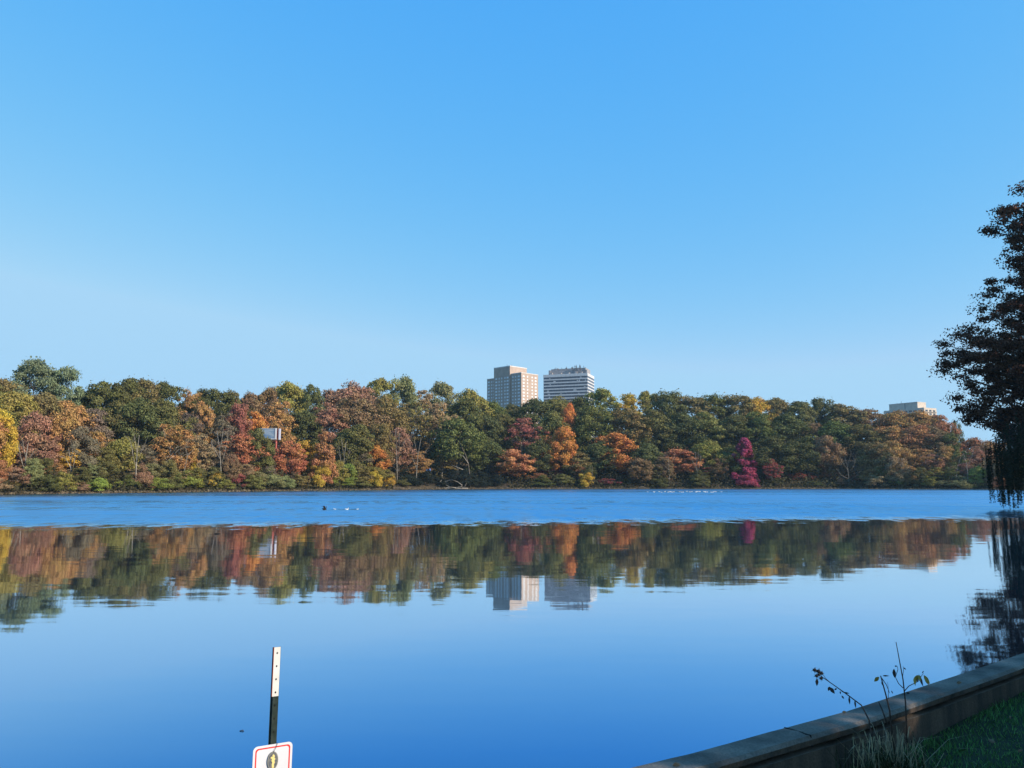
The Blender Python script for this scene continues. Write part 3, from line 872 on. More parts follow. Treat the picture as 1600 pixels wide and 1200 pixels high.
bare_tree('slim pale trunk on the shore close to the hanging willow strands', [(1513, 763), (1512, 740), (1510, 722), (1505, 708)], [[(1512, 728), (1519, 712), (1521, 700)], [(1511, 722), (1502, 712), (1496, 730), (1494, 745)]], 5, .24)
bare_tree('straight grey pole like trunk rising out of the orange leaves by the shore', [(925, 763), (925, 745), (926, 728)], [], 3, .15)
bare_tree('grey leafless tree with spreading twigs among dark green trees', [(1326, 764), (1326, 745), (1324, 728), (1320, 716)],
          [[(1325, 735), (1316, 722), (1312, 712)], [(1326, 740), (1334, 728), (1338, 716)], [(1324, 728), (1328, 716), (1330, 708)], [(1325, 748), (1314, 742), (1308, 735)], [(1326, 750), (1338, 744), (1344, 736)]], 4, .2)
bare_tree('grey leafless tree with drooping limbs on the shore behind the white birds', [(1046, 763), (1046, 745), (1045, 728), (1044, 712)],
          [[(1046, 742), (1036, 738), (1028, 744)], [(1046, 735), (1036, 726), (1030, 730)], [(1045, 728), (1052, 718), (1055, 708)], [(1046, 748), (1038, 748), (1032, 754)]], 4, .2)

for (u_, top_, ln_, lab_) in ((38, 690, 8, 'slim pale forked trunk among rosy leaves below the yellow edge tree'), (112, 700, -6, 'thin bare forked trunk just left of the yellow tree low on the slope'),
        (212, 680, 7, 'pale bare trunk with spread limbs just right of the round yellow tree'), (346, 672, -9, 'grey bare spreading tree between tan leaves and the tree left of the billboard'),
        (536, 690, 6, 'thin grey bare tree between the rust columnar tree and the orange tree'), (650, 684, 10, 'pale bare trunk with long side limbs at the left side of the dark cove'),
        (1090, 706, -5, 'slender bare tree behind the right end of the gull flock')):
    dh = 764 - top_
    bare_tree(lab_, [(u_, 764), (u_ + ln_ * .1, 764 - dh * .35), (u_ + ln_ * .3, 764 - dh * .65), (u_ + ln_ * .8, top_)],
              [[(u_ + ln_ * .1, 764 - dh * .38), (u_ - ln_ * .6, 764 - dh * .62), (u_ - ln_ * 1.1, 764 - dh * .9)], [(u_ + ln_ * .2, 764 - dh * .5), (u_ + ln_ * 1.2, 764 - dh * .68), (u_ + ln_ * 1.9, 764 - dh * .8)],
               [(u_ + ln_ * .3, 764 - dh * .65), (u_ - ln_ * .1, 764 - dh * .85), (u_ - ln_ * .3, 764 - dh * 1.02)]], 6, .30)
# blue tarpaulin glimpsed in the cove
Y = Ys(670) + 9
rnd = random.Random(2)
nx, nz = 9, 6
gv = []
for side in (0, .06):
    for j in range(nz):
        for i in range(nx):
            p = at(666 + i * .9, 740 - j * 1.2 - i * .3, Y)
            p.y += side + .35 * math.sin(i * 1.3 + j) + rnd.uniform(-.1, .1)
            gv.append(p)
m = MB()
k = nx * nz
m.add(gv, [(j * nx + i, j * nx + i + 1, (j + 1) * nx + i + 1, (j + 1) * nx + i) for j in range(nz - 1) for i in range(nx - 1)] +
      [(k + j * nx + i, k + (j + 1) * nx + i, k + (j + 1) * nx + i + 1, k + j * nx + i + 1) for j in range(nz - 1) for i in range(nx - 1)])
tp = m.build('tarpaulin', mat('blue_tarpaulin', (.03, .09, .24), .6), smooth=True)
tag(tp, 'crumpled blue tarpaulin hanging in the dark cove behind the driftwood', 'tarpaulin')
# small driftwood arch
b = at(1003, 762, Ys(1003) - .5); b.z = 0
m = MB(); m.tube([(-1.6, 0, -.1), (-1.1, 0, .5), (-.3, 0, .9), (.8, 0, .85), (1.7, .2, .4)], [.12, .12, .1, .09, .05], 6)
tag(m.build('driftwood', M['pale_bark'], smooth=True, loc=b), 'small pale driftwood arch at the waterline under dark trees', 'driftwood')

# ------------------------------------------------------------------ birds and floating bits
M['feather_white'] = mat('white_feathers', (.80, .80, .80), .8)
M['feather_dark'] = noisy('dark_feathers', (.012, .011, .012), (.04, .035, .03), 8, .8)
M['beak'] = mat('beak', (.5, .25, .03), .5)
def duck_mesh(m, s, mi=0, up=1.0):
    m.ellipsoid((0, 0, .05 * s), (.24 * s, .12 * s, .11 * s), mi=mi)
    m.tube([(-.16 * s, 0, .08 * s), (-.27 * s, 0, .14 * s), (-.33 * s, 0, .15 * s)], [.07 * s, .045 * s, .012 * s], 8, mi)      # tail
    m.tube([(.15 * s, 0, .07 * s), (.20 * s, 0, .16 * s * up), (.205 * s, 0, .22 * s * up), (.22 * s, 0, .255 * s * up)], [.08 * s, .045 * s, .04 * s, .045 * s], 9, mi)
    m.ellipsoid((.235 * s, 0, .27 * s * up), (.055 * s, .042 * s, .042 * s), 10, 7, mi)
def bird(name, mname, loc, s, rz, label, group=None, parts=True):
    root = empty(name, loc, rz)
    m = MB(); duck_mesh(m, s); m.build('body', M[mname], root, smooth=True)
    b = MB(); b.tube([(.27 * s, 0, .268 * s), (.31 * s, 0, .26 * s), (.345 * s, 0, .255 * s)], [.018 * s, .016 * s, .006 * s], 6); b.build('beak', M['beak'], root)
    for sd in (-1, 1):
        w = MB(); w.ellipsoid((-.04 * s, sd * .105 * s, .085 * s), (.19 * s, .03 * s, .07 * s), 10, 7); w.build('wing', M[mname], root, smooth=True)
    return tag(root, label, 'bird', group)
g = on(507, 796.5)
root = empty('waterbird', g, R(12)); root.scale = (.75, .75, .85)
tag(root, 'dark waterbird with raised wings on the blue rippled water beside two white birds', 'bird')
m = MB(); duck_mesh(m, 1.0, up=1.25); m.build('body', M['feather_dark'], root, smooth=True)
for sd in (-1, 1):
    w = MB()
    pts = [Vector((.10, sd * .08, .12)), Vector((.06, sd * .22, .34)), Vector((-.10, sd * .30, .44)), Vector((-.30, sd * .34, .40))]
    prof = []
    for i, p in enumerate(pts):
        c_ = .24 - .045 * i
        prof.append((p + Vector((.02, 0, 0)), p + Vector((-c_, 0, -.03))))
    vv = []
    for a, b in prof: vv += [a + Vector((0, 0, .012)), b + Vector((0, 0, .008)), b - Vector((0, 0, .008)), a - Vector((0, 0, .012))]
    ff = [(i * 4 + k, i * 4 + (k + 1) % 4, i * 4 + 4 + (k + 1) % 4, i * 4 + 4 + k) for i in range(3) for k in range(4)] + [(0, 1, 2, 3), (15, 14, 13, 12)]
    w.add(vv, ff); w.build('wing', M['feather_dark'], root)
b = MB(); b.tube([(.27, 0, .335), (.32, 0, .33), (.36, 0, .32)], [.02, .016, .006], 6); b.build('beak', M['beak'], root)
bird('duck', 'feather_white', on(523, 796.2), .46, R(165), 'white duck swimming between the dark waterbird and brightest white duck', 'white ducks on the rippled water')
bird('duck', 'feather_white', on(542, 796.5), .58, R(20), 'brightest and largest white duck swimming on the rippled water', 'white ducks on the rippled water')
bird('duck', 'feather_white', on(558.5, 796.0), .34, R(5), 'faint small white duck trailing behind the brightest white duck', 'white ducks on the rippled water')

rnd = random.Random(9)
gx = [1012, 1022, 1030, 1033.5, 1039, 1044, 1047, 1050, 1053, 1062, 1065, 1067.5, 1073, 1078, 1081, 1087.5, 1090, 1093.5, 1100, 1102, 1105, 1111, 1113.5, 1116, 1118.5, 1127]
gm = MB(); duck_mesh(gm, .92); gmesh = gm.mesh('gull', M['feather_white'], True)
for i, x in enumerate(gx):
    p = on(x, 769 + rnd.uniform(-.5, .5))
    o = link(bpy.data.objects.new('gull', gmesh)); o.location = p; o.rotation_euler = (0, 0, rnd.choice((0, math.pi)) + rnd.uniform(-.6, .6))
    k = rnd.uniform(.75, 1.1); o.scale = (k, k, k)
    words_ = ['leftmost', 'second', 'third', 'fourth', 'fifth', 'sixth', 'seventh', 'eighth', 'ninth', 'tenth', 'eleventh', 'twelfth', 'thirteenth']
    nth = words_[min(i, len(gx) - 1 - i)] if i < 13 else ('rightmost' if i == len(gx) - 1 else words_[len(gx) - 1 - i])
    tag(o, f"{nth} small white gull {'counting from the left' if i < 13 else 'counting from the right'} in the floating line of gulls", 'gull', 'white gulls floating in a line near the far shore')

p = on(378, 1142.5)
m = MB(); m.tube([(-.024, 0, .003), (-.006, .003, .007), (.012, 0, .006), (.024, -.006, .002)], [.0035, .005, .004, .002], 6)
m.tube([(.004, 0, .006), (.011, .004, .017)], [.003, .0015], 5)
tag(m.build('floating_twig', M['dark_bark'], smooth=True, loc=p), 'tiny dark twig floating on calm water beside the sign post', 'twig')
p = on(339.5, 834.3)
m = MB(); m.tube([(-.17, 0, .0), (-.05, 0, .03), (.06, .02, .02), (.18, 0, .0)], [.02, .03, .028, .015], 6)
tag(m.build('floating_stick', M['dark_bark'], smooth=True, loc=p), 'dark stick floating among the tree reflections near the ripple edge', 'stick')

# ------------------------------------------------------------------ near bank
ZT = 1.0                                   # top of the lake wall
back_px = [(1000, 1195), (1080, 1176), (1200, 1143), (1320, 1111), (1440, 1072), (1520, 1046), (1600, 1019)]
W = [on(px, py, ZT) for px, py in back_px]
d0 = (W[1] - W[0]).normalized(); 
W = [W[0] - d0 * 9, W[0] - d0 * 4] + W
d1 = (W[-1] - W[-2]).normalized()
for x, y in ((7.2, 9.6), (12, 13.2), (24, 24), (40, 44), (50.5, 61), (52, 74), (61.5, 88), (100, 112), (220, 150)):
    W.append(Vector((x, y, ZT)))
def normal2(i):
    a = W[max(0, i - 1)]; b = W[min(len(W) - 1, i + 1)]
    d = (b - a).normalized()
    return Vector((d.y, -d.x, 0))          # towards land
WID = .215
def concrete_wall_mat():
    m = mat('weathered_concrete', (.2, .18, .16), .9)
    t = m.node_tree; b = t.nodes["Principled BSDF"]; N = t.nodes.new; L = t.links.new
    g = N("ShaderNodeNewGeometry")
    def nz(scale, st, det=6):
        mp = N("ShaderNodeMapping"); mp.inputs["Scale"].default_value = st
        n_ = N("ShaderNodeTexNoise"); n_.inputs["Scale"].default_value = scale; n_.inputs["Detail"].default_value = det
        L(g.outputs["Position"], mp.inputs[0]); L(mp.outputs[0], n_.inputs["Vector"]); return n_
    a = nz(3.0, (1, 1, 1)); s = nz(9.0, (1, 1, .08), 4); f = nz(70, (1, 1, 1), 3)
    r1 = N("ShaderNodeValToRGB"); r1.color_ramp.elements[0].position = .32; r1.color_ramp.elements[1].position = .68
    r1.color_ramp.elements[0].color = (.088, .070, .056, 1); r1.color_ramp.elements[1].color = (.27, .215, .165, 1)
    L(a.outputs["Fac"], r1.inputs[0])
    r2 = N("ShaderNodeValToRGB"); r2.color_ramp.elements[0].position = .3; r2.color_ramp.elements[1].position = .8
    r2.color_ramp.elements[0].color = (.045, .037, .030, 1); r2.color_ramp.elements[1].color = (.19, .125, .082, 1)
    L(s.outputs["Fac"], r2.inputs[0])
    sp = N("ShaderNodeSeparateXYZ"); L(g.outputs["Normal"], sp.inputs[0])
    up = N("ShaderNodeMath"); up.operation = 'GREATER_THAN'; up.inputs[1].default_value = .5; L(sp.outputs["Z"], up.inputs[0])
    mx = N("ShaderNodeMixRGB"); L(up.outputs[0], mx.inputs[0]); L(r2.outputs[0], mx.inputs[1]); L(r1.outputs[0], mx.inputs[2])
    ov = N("ShaderNodeMixRGB"); ov.blend_type = 'MULTIPLY'; ov.inputs[0].default_value = .6
    r3 = N("ShaderNodeValToRGB"); r3.color_ramp.elements[0].position = .3; r3.color_ramp.elements[0].color = (.45, .45, .45, 1); r3.color_ramp.elements[1].position = .6
    L(f.outputs["Fac"], r3.inputs[0]); L(mx.outputs[0], ov.inputs[1]); L(r3.outputs[0], ov.inputs[2])
    L(ov.outputs[0], b.inputs["Base Color"])
    bp = N("ShaderNodeBump"); bp.inputs["Strength"].default_value = .6; bp.inputs["Distance"].default_value = .006
    ad = N("ShaderNodeMath"); ad.operation = 'ADD'; L(f.outputs["Fac"], ad.inputs[0]); L(a.outputs["Fac"], ad.inputs[1])
    L(ad.outputs[0], bp.inputs["Height"]); L(bp.outputs[0], b.inputs["Normal"])
    return m
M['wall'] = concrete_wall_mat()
# resample the line finely near the camera so that the edge can be worn
pts = []; nrm = []
for i in range(len(W) - 1):
    seg = (W[i + 1] - W[i]).length
    k = max(1, int(seg / .05)) if W[i].y < 9 else max(1, int(seg / 2))
    n0, n1 = normal2(i), normal2(i + 1)
    for j in range(k):
        f = j / k
        pts.append(W[i].lerp(W[i + 1], f)); nrm.append(n0.lerp(n1, f).normalized())
pts.append(W[-1]); nrm.append(normal2(len(W) - 1))
rnd = random.Random(3)
wall_root = empty('lake_wall', (W[2].x, W[2].y, 0))
tag(wall_root, 'low weathered concrete wall between the lake and the grass bank', 'wall')
def sweep(prof, jit, name, gaps=()):
    m = MB(); npf = len(prof); vs = []
    off = Vector((W[2].x, W[2].y, 0))
    ja = [0] * npf
    for p, n_ in zip(pts, nrm):
        for q, (a, z) in enumerate(prof):
            ja[q] = ja[q] * .8 + rnd.uniform(-jit, jit) * .6
            vs.append(Vector((p.x, p.y, 0)) + n_ * (a + ja[q] * (1 if 0 < z else 0)) + Vector((0, 0, z + (ja[q] * .7 if z > .5 else 0))) - off)
    fs = []
    for i in range(len(pts) - 1):
        for q in range(npf - 1):
            fs.append((i * npf + q, i * npf + q + 1, (i + 1) * npf + q + 1, (i + 1) * npf + q))
    m.add(vs, fs)
    return m.build(name, M['wall'], wall_root)
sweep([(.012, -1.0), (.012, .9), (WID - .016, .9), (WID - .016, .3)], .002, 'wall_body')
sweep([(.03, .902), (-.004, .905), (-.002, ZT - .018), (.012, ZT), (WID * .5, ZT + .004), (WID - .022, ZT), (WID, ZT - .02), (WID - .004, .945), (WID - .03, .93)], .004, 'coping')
# joints in the coping: dark mortar gaps
M['joint'] = mat('dark_joint', (.02, .018, .016), .95)
for (px, py) in ((1222, 1136),):
    p = on(px, py, ZT)
    i = min(range(len(pts)), key=lambda i_: (pts[i_] - p).length)
    n_ = nrm[i]; m = MB()
    q = pts[i]; poly = []
    for k in range(7):
        f = WID * (.10 + .88 * k / 6)
        poly.append(Vector((q.x, q.y, ZT + .003)) + n_ * f + Vector((n_.y * .0 + rnd.uniform(-.012, .012), rnd.uniform(-.012, .012), 0)))
    poly.append(poly[-1] + n_ * .006 - Vector((0, 0, .07)))
    m.tube([v - Vector((W[2].x, W[2].y, 0)) for v in poly], [.003, .004, .005, .004, .006, .006, .005, .004], 5)
    m.build('crack', M['joint'], wall_root)

# ground of the near bank
def gz(x, y):
    return .73 + .03 * math.sin(x * 1.7 + y) * math.cos(y * 1.3) + max(0, min(.15, (x - 3.2) * .06)) - .05 * math.exp(-((x - 1.9) ** 2 + (y - 4.6) ** 2) / .5)
M['soil'] = noisy('grass_soil', (.016, .022, .008), (.035, .038, .014), 6, .95)
m = MB(); offs = [0.1, .3, .5, .8, 1.2, 1.8, 2.6, 4, 7, 14, 30, 70, 200]
vs = []
sel = list(range(0, len(pts), 1))
for i in sel:
    for a in offs:
        p = pts[i] + nrm[i] * a
        vs.append((p.x, p.y, gz(p.x, p.y)))
k = len(offs)
m.add(vs, [(i * k + j, i * k + j + 1, (i + 1) * k + j + 1, (i + 1) * k + j) for i in range(len(sel) - 1) for j in range(k - 1)])
tag(m.build('near_ground', M['soil'], smooth=True), 'grassy bank on the near side of the lake wall', 'ground', kind='structure')

# grass blades
def inside(x, y):
    p = Vector((x, y, ZT))
    best = min(range(0, len(W) - 1), key=lambda i: ((W[i] + W[i + 1]) / 2 - p).length if i < 9 else 1e9)
    a, b = W[best], W[best + 1]; d = (b - a).normalized()
    return (p - a).dot(Vector((d.y, -d.x, 0)))
rng = np.random.default_rng(5)
M['grass'] = foliage_mat('grass_blades', own=(.130, .250, .066), trans=.25, vary=.5, hue=.03, nscale=1.2)
bl = []
Wp = np.array([[p.x, p.y] for p in W[:11]])
N_ = 150000
X = rng.uniform(0.6, 9.5, N_); Yy = rng.uniform(2.6, 9.2, N_)
keep = (X / Yy < .78)
X, Yy = X[keep], Yy[keep]
D = np.full(len(X), -9.0); best = np.full(len(X), 1e9)
for i in range(len(Wp) - 1):
    a, b = Wp[i], Wp[i + 1]; ab = b - a; L_ = np.linalg.norm(ab); d = ab / L_
    rx, ry = X - a[0], Yy - a[1]
    tt = np.clip(rx * d[0] + ry * d[1], 0, L_)
    dist = np.hypot(rx - d[0] * tt, ry - d[1] * tt)
    sd = rx * d[1] - ry * d[0]
    upd = dist < best
    D[upd] = sd[upd]; best[upd] = dist[upd]
ok = (D > WID + .005) & (D < 4)
X, Yy, D = X[ok], Yy[ok], D[ok]
n = len(X)
Z = np.array([gz(x, y) for x, y in zip(X, Yy)])
tall = np.where(D < WID + .12, 1.25, 1.0) * (0.75 + .5 * np.sin(X * 5.1 + Yy * 2) * np.sin(Yy * 6.3) ** 2 + .35 * rng.random(n))
h = .035 * tall * rng.uniform(.6, 1.3, n)
ang = rng.uniform(0, 2 * np.pi, n); wdt = rng.uniform(.0018, .0036, n)
bend = rng.normal(0, .45, (n, 2)) * h[:, None]
base = np.stack([X, Yy, Z - .005], 1)
side = np.stack([np.cos(ang) * wdt, np.sin(ang) * wdt, np.zeros(n)], 1)
midp = base + np.stack([bend[:, 0] * .35, bend[:, 1] * .35, h * .6], 1)
tip = base + np.stack([bend[:, 0], bend[:, 1], h], 1)
V = np.stack([base - side, base + side, midp + side * .7, tip, midp - side * .7], 1)
gr = link(bpy.data.objects.new('grass', quads_mesh('grass', V, M['grass'], 5)))
tag(gr, 'short green lawn grass growing on the shaded bank', 'grass', kind='stuff')

# dry tuft of long blades against the wall
def blade_set(cx, cy, n, hmin, hmax, spread, wd, seed, lean=(0, 0)):
    r_ = random.Random(seed); V = []
    for _ in range(n):
        x = cx + r_.gauss(0, spread); y = cy + r_.gauss(0, spread * .7)
        if inside(x, y) < WID + .03: continue
        z = gz(x, y) - .01
        h = r_.uniform(hmin, hmax); a = r_.uniform(0, 6.28); l = abs(r_.gauss(0, .55)) * h
        dx, dy = math.cos(a) * l + lean[0] * h, math.sin(a) * l + lean[1] * h
        sx, sy = -math.sin(a + r_.uniform(-.7, .7)) * wd, math.cos(a) * wd
        p = [(0, 0), (.3, .45), (.65, .82), (1, 1 - r_.uniform(0, .55))]
        for k in range(3):
            (f0, g0), (f1, g1) = p[k], p[k + 1]
            w0, w1 = (1 - k / 3.2), (1 - (k + 1) / 3.2)
            V.append([(x + dx * f0 - sx * w0, y + dy * f0 - sy * w0, z + h * g0), (x + dx * f0 + sx * w0, y + dy * f0 + sy * w0, z + h * g0),
                      (x + dx * f1 + sx * w1, y + dy * f1 + sy * w1, z + h * g1), (x + dx * f1 - sx * w1, y + dy * f1 - sy * w1, z + h * g1)])
    return np.array(V)
M['dry'] = foliage_mat('dry_grass_blades', own=(.40, .29, .17), trans=.2, vary=.35, nscale=4)
M['dgreen_blade'] = foliage_mat('dark_weed_blades', own=(.035, .045, .018), trans=.2, vary=.5, nscale=4)
tb = at(1384, 1180, 5.12)
root = empty('dry_grass_tuft', (tb.x, tb.y, gz(tb.x, tb.y)))
tag(root, 'tuft of dry straw coloured grass growing against the concrete wall', 'grass tuft')
V = blade_set(tb.x, tb.y, 190, .16, .40, .085, .0040, 3) - np.array([tb.x, tb.y, gz(tb.x, tb.y)])
o = link(bpy.data.objects.new('dry_blades', quads_mesh('dry_blades', V, M['dry']))); o.parent = root
V = blade_set(tb.x + .02, tb.y - .06, 420, .10, .30, .12, .004, 8) - np.array([tb.x, tb.y, gz(tb.x, tb.y)])
o = link(bpy.data.objects.new('green_blades', quads_mesh('green_blades', V, M['dgreen_blade']))); o.parent = root

# weeds by the wall
M['stem'] = noisy('brown_stem', (.035, .022, .016), (.085, .055, .04), 30, .8)
M['weed_leaf'] = noisy('yellowing_leaf', (.22, .15, .03), (.36, .24, .045), 25, .7)
M['dark_leaf_weed'] = noisy('withered_leaf', (.02, .018, .02), (.055, .045, .04), 25, .8)
def leaf(m, p, d, L, wd, curl=.25, mi=0):
    """a pointed leaf with a fold along the midrib"""
    d = Vector(d).normalized(); s = d.cross(Vector((0, 1, 0)));
    if s.length < .1: s = d.cross(Vector((1, 0, 0)))
    s.normalize(); n_ = s.cross(d)
    st = [(0, .04), (.2, .62), (.45, 1), (.75, .65), (1, .02)]
    vs = []
    for f, w_ in st:
        c = Vector(p) + d * L * f + n_ * (curl * L * f * f) * -1
        for q in (-1, 0, 1):
            vs.append(c + s * wd * .5 * w_ * q + n_ * (.12 * wd * (abs(q))))
    fs = [(i * 3 + j, i * 3 + j + 1, i * 3 + j + 4, i * 3 + j + 3) for i in range(4) for j in range(2)]
    m.add(vs, fs, mi)
def weed(name, label, stems, leaves, Yb, base_px):
    b = at(base_px[0], 1180, Yb); b.z = gz(b.x, b.y) - .02
    root = empty(name, b); tag(root, label, 'plant')
    m = MB()
    for (pp, r0, r1) in stems:
        P_ = [at(x, y, b.y + dy) - b for x, y, dy in pp]
        m.tube(P_, [r0 + (r1 - r0) * i / (len(P_) - 1) for i in range(len(P_))], 6)
    m.build('stem', M['stem'], root, smooth=True)
    for (x, y, dy, dirv, L, wd, mk) in leaves:
        lm = MB(); leaf(lm, at(x, y, b.y + dy) - b, dirv, L, wd, random.Random(int(x)).uniform(.1, .45)); lm.build('leaf', M[mk], root, smooth=True)
    return root, b
# tall straight weed with drooping yellow leaves
px2m = 4.9 / F
weed('tall_weed', 'tall straight weed stem with drooping yellow leaves in front of the wall',
     [([(1418, 1180, 0), (1415, 1100, .02), (1411, 1062, 0), (1405, 1030, -.02), (1400, 1003, -.02)], .0052, .0022),
      ([(1413, 1080, 0), (1420, 1072, .02), (1432, 1066, .05), (1437, 1063, .05)], .0030, .0018),
      ([(1411, 1075, 0), (1404, 1068, 0), (1399, 1058, .0), (1403, 1046, 0), (1402, 1041, 0)], .0028, .0014),
      ([(1410, 1060, 0), (1412, 1046, 0), (1411, 1041, 0)], .0018, .001),
      ([(1432, 1066, .05), (1440, 1056, .06), (1443, 1052, .05)], .002, .0012)],
     [(1430, 1057, .05, (-.25, 0, -1), .055, .020, 'weed_leaf'), (1434, 1055, .05, (-.35, .2, -1), .050, .030, 'weed_leaf'), (1436, 1054, .05, (-.1, -.2, -.8), .042, .022, 'weed_leaf'),
      (1438, 1056, .05, (.03, 0, -1), .062, .018, 'dark_leaf_weed'), (1444, 1055, .05, (.45, 0, -.9), .058, .026, 'weed_leaf'), (1446, 1058, .05, (.35, .1, -1), .052, .022, 'weed_leaf'),
      (1397, 1045, 0, (-.02, 0, -1), .056, .024, 'dark_leaf_weed'), (1441, 1052, .05, (.3, 0, .6), .018, .008, 'dark_leaf_weed'), (1402, 1041, 0, (-1, 0, .1), .020, .010, 'dark_leaf_weed'),
      (1412, 1043, 0, (.6, 0, -.6), .018, .008, 'dark_leaf_weed'), (1416, 1082, 0, (1, 0, -.3), .022, .012, 'dark_leaf_weed')], 5.18, (1418, 1150))
weed('short_weed', 'shorter forked weed stem with one yellow leaf beside the tall weed',
     [([(1398, 1180, 0), (1390, 1110, 0), (1384, 1085, 0), (1376, 1056, 0)], .0060, .0035), ([(1378, 1060, 0), (1385, 1070, .02), (1390, 1083, .03)], .003, .0015),
      ([(1386, 1130, -.1), (1378, 1108, -.06), (1373, 1097, -.05)], .0055, .003),
      ([(1388, 1092, 0), (1388, 1078, .0), (1387, 1066, 0)], .002, .0008)],
     [(1374, 1058, 0, (-1, 0, -.75), .045, .026, 'weed_leaf'), (1379, 1056, 0, (1, 0, .05), .038, .010, 'dark_leaf_weed'), (1393, 1079, 0, (.3, 0, -1), .020, .008, 'dark_leaf_weed'), (1378, 1064, 0, (.1, 0, -1), .03, .012, 'dark_leaf_weed')], 5.18, (1398, 1150))
root, b = weed('leaning_weed', 'withered weed leaning over the water with dark seed heads at its tip',
     [([(1366, 1180, 0), (1358, 1125, .05), (1346, 1102, .08), (1322, 1084, .1), (1298, 1067, .1), (1282, 1056, .1)], .0055, .0022),
      ([(1298, 1067, .1), (1290, 1060, .12), (1286, 1054, .12), (1280, 1050, .12)], .0022, .0012), ([(1322, 1084, .1), (1316, 1081, .1), (1312, 1077, .1)], .0015, .001)],
     [(1277, 1060, .1, (-.15, 0, -1), .048, .022, 'dark_leaf_weed'), (1297, 1073, .1, (-.5, 0, -.8), .03, .02, 'dark_leaf_weed'), (1297, 1074, .1, (.6, 0, -.9), .046, .026, 'dark_leaf_weed'),
      (1308, 1076, .1, (-.9, 0, -.3), .022, .012, 'dark_leaf_weed'), (1313, 1080, .1, (-.1, 0, -1), .018, .01, 'dark_leaf_weed'), (1318, 1082, .1, (1, 0, -.1), .034, .01, 'dark_leaf_weed'), (1315, 1087, .1, (.6, 0, -.8), .024, .012, 'dark_leaf_weed'),
      (1327, 1088, .1, (-.05, 0, -1), .05, .014, 'dark_leaf_weed'), (1336, 1094, .1, (-.05, 0, -1), .048, .013, 'dark_leaf_weed')], 5.18, (1366, 1150))
for (x, y, r_) in ((1273, 1047, .013), (1279, 1049, .014), (1276, 1056, .012), (1284, 1052, .011), (1283, 1060, .011), (1280, 1054, .010)):
    m = MB(); c = at(x, y, b.y + .1) - b
    m.ellipsoid(c, (r_, r_, r_ * .85), 9, 6)
    for k in range(7):
        a = k * .9; m.tube([c, c + Vector((math.cos(a), math.sin(a * 2.3) * .6, math.sin(a))) * r_ * 1.6], [.003, .001], 4)
    m.build('seed_head', M['dark_leaf_weed'], root, smooth=True)

# fallen leaves on bank and wall
M['fallen'] = noisy('fallen_leaf', (.18, .12, .07), (.28, .20, .12), 20, .8)
spots = [(1554, 1152, 'dry tan leaf on the grass below the wall, well apart from the other leaves'), (1590, 1165, 'curled tan leaf on the grass at the edge of the picture'), (1568, 1190, 'dry tan leaf lowest on the grass near the corner of the picture'),
         (1470, 1187, 'small dry leaf on the grass nearest the dry tuft and weeds'), (1578, 1122, 'small tan leaf on the grass close under the far end of the wall')]
rnd = random.Random(6)
for (x, y, lab) in spots:
    p = on(x, y, .80); p.z = gz(p.x, p.y) + .03
    m = MB(); leaf(m, (0, 0, 0), (math.cos(x), math.sin(x), .15), rnd.uniform(.03, .05), rnd.uniform(.018, .03), .2)
    o = m.build('fallen_leaf', M['fallen'], smooth=True, loc=p)
    tag(o, lab, 'leaf', 'fallen leaves on the grass')
for (x, y, lab, L_) in ((1051, 1196, 'pale dry leaf lying on the sunlit end of the wall top', .045), (1316, 1113, 'small dark leaf lying on the wall top by the leaning weed', .03), (1495, 1067, 'small brown leaf on the wall top near the end of the wall', .04)):
    p = on(x, y, ZT + .012)
    m = MB(); leaf(m, (0, 0, 0), (1, .2, .12), L_, L_ * .6, .3)
    tag(m.build('fallen_leaf', M['fallen'], smooth=True, loc=p), lab, 'leaf')
# crumpled wrapper at the foot of the picture
p = on(1372, 1203, .76); p.z = gz(p.x, p.y) + .03
m = MB(); r_ = random.Random(1); gv = []
for j in range(5):
    for i in range(6):
        gv.append((i * .018 - .045, j * .016 - .03 + r_.uniform(-.004, .004), r_.uniform(0, .016) + (.012 if j in (1, 3) else 0)))
m.add(gv, [(j * 6 + i, j * 6 + i + 1, (j + 1) * 6 + i + 1, (j + 1) * 6 + i) for j in range(4) for i in range(5)])
wr = m.build('crumpled_wrapper', mat('pale_wrapper', (.55, .6, .75), .4), loc=p)
s_ = wr.modifiers.new('t', 'SOLIDIFY'); s_.thickness = .001
tag(wr, 'pale crumpled wrapper lying in the grass below the weeds', 'litter')

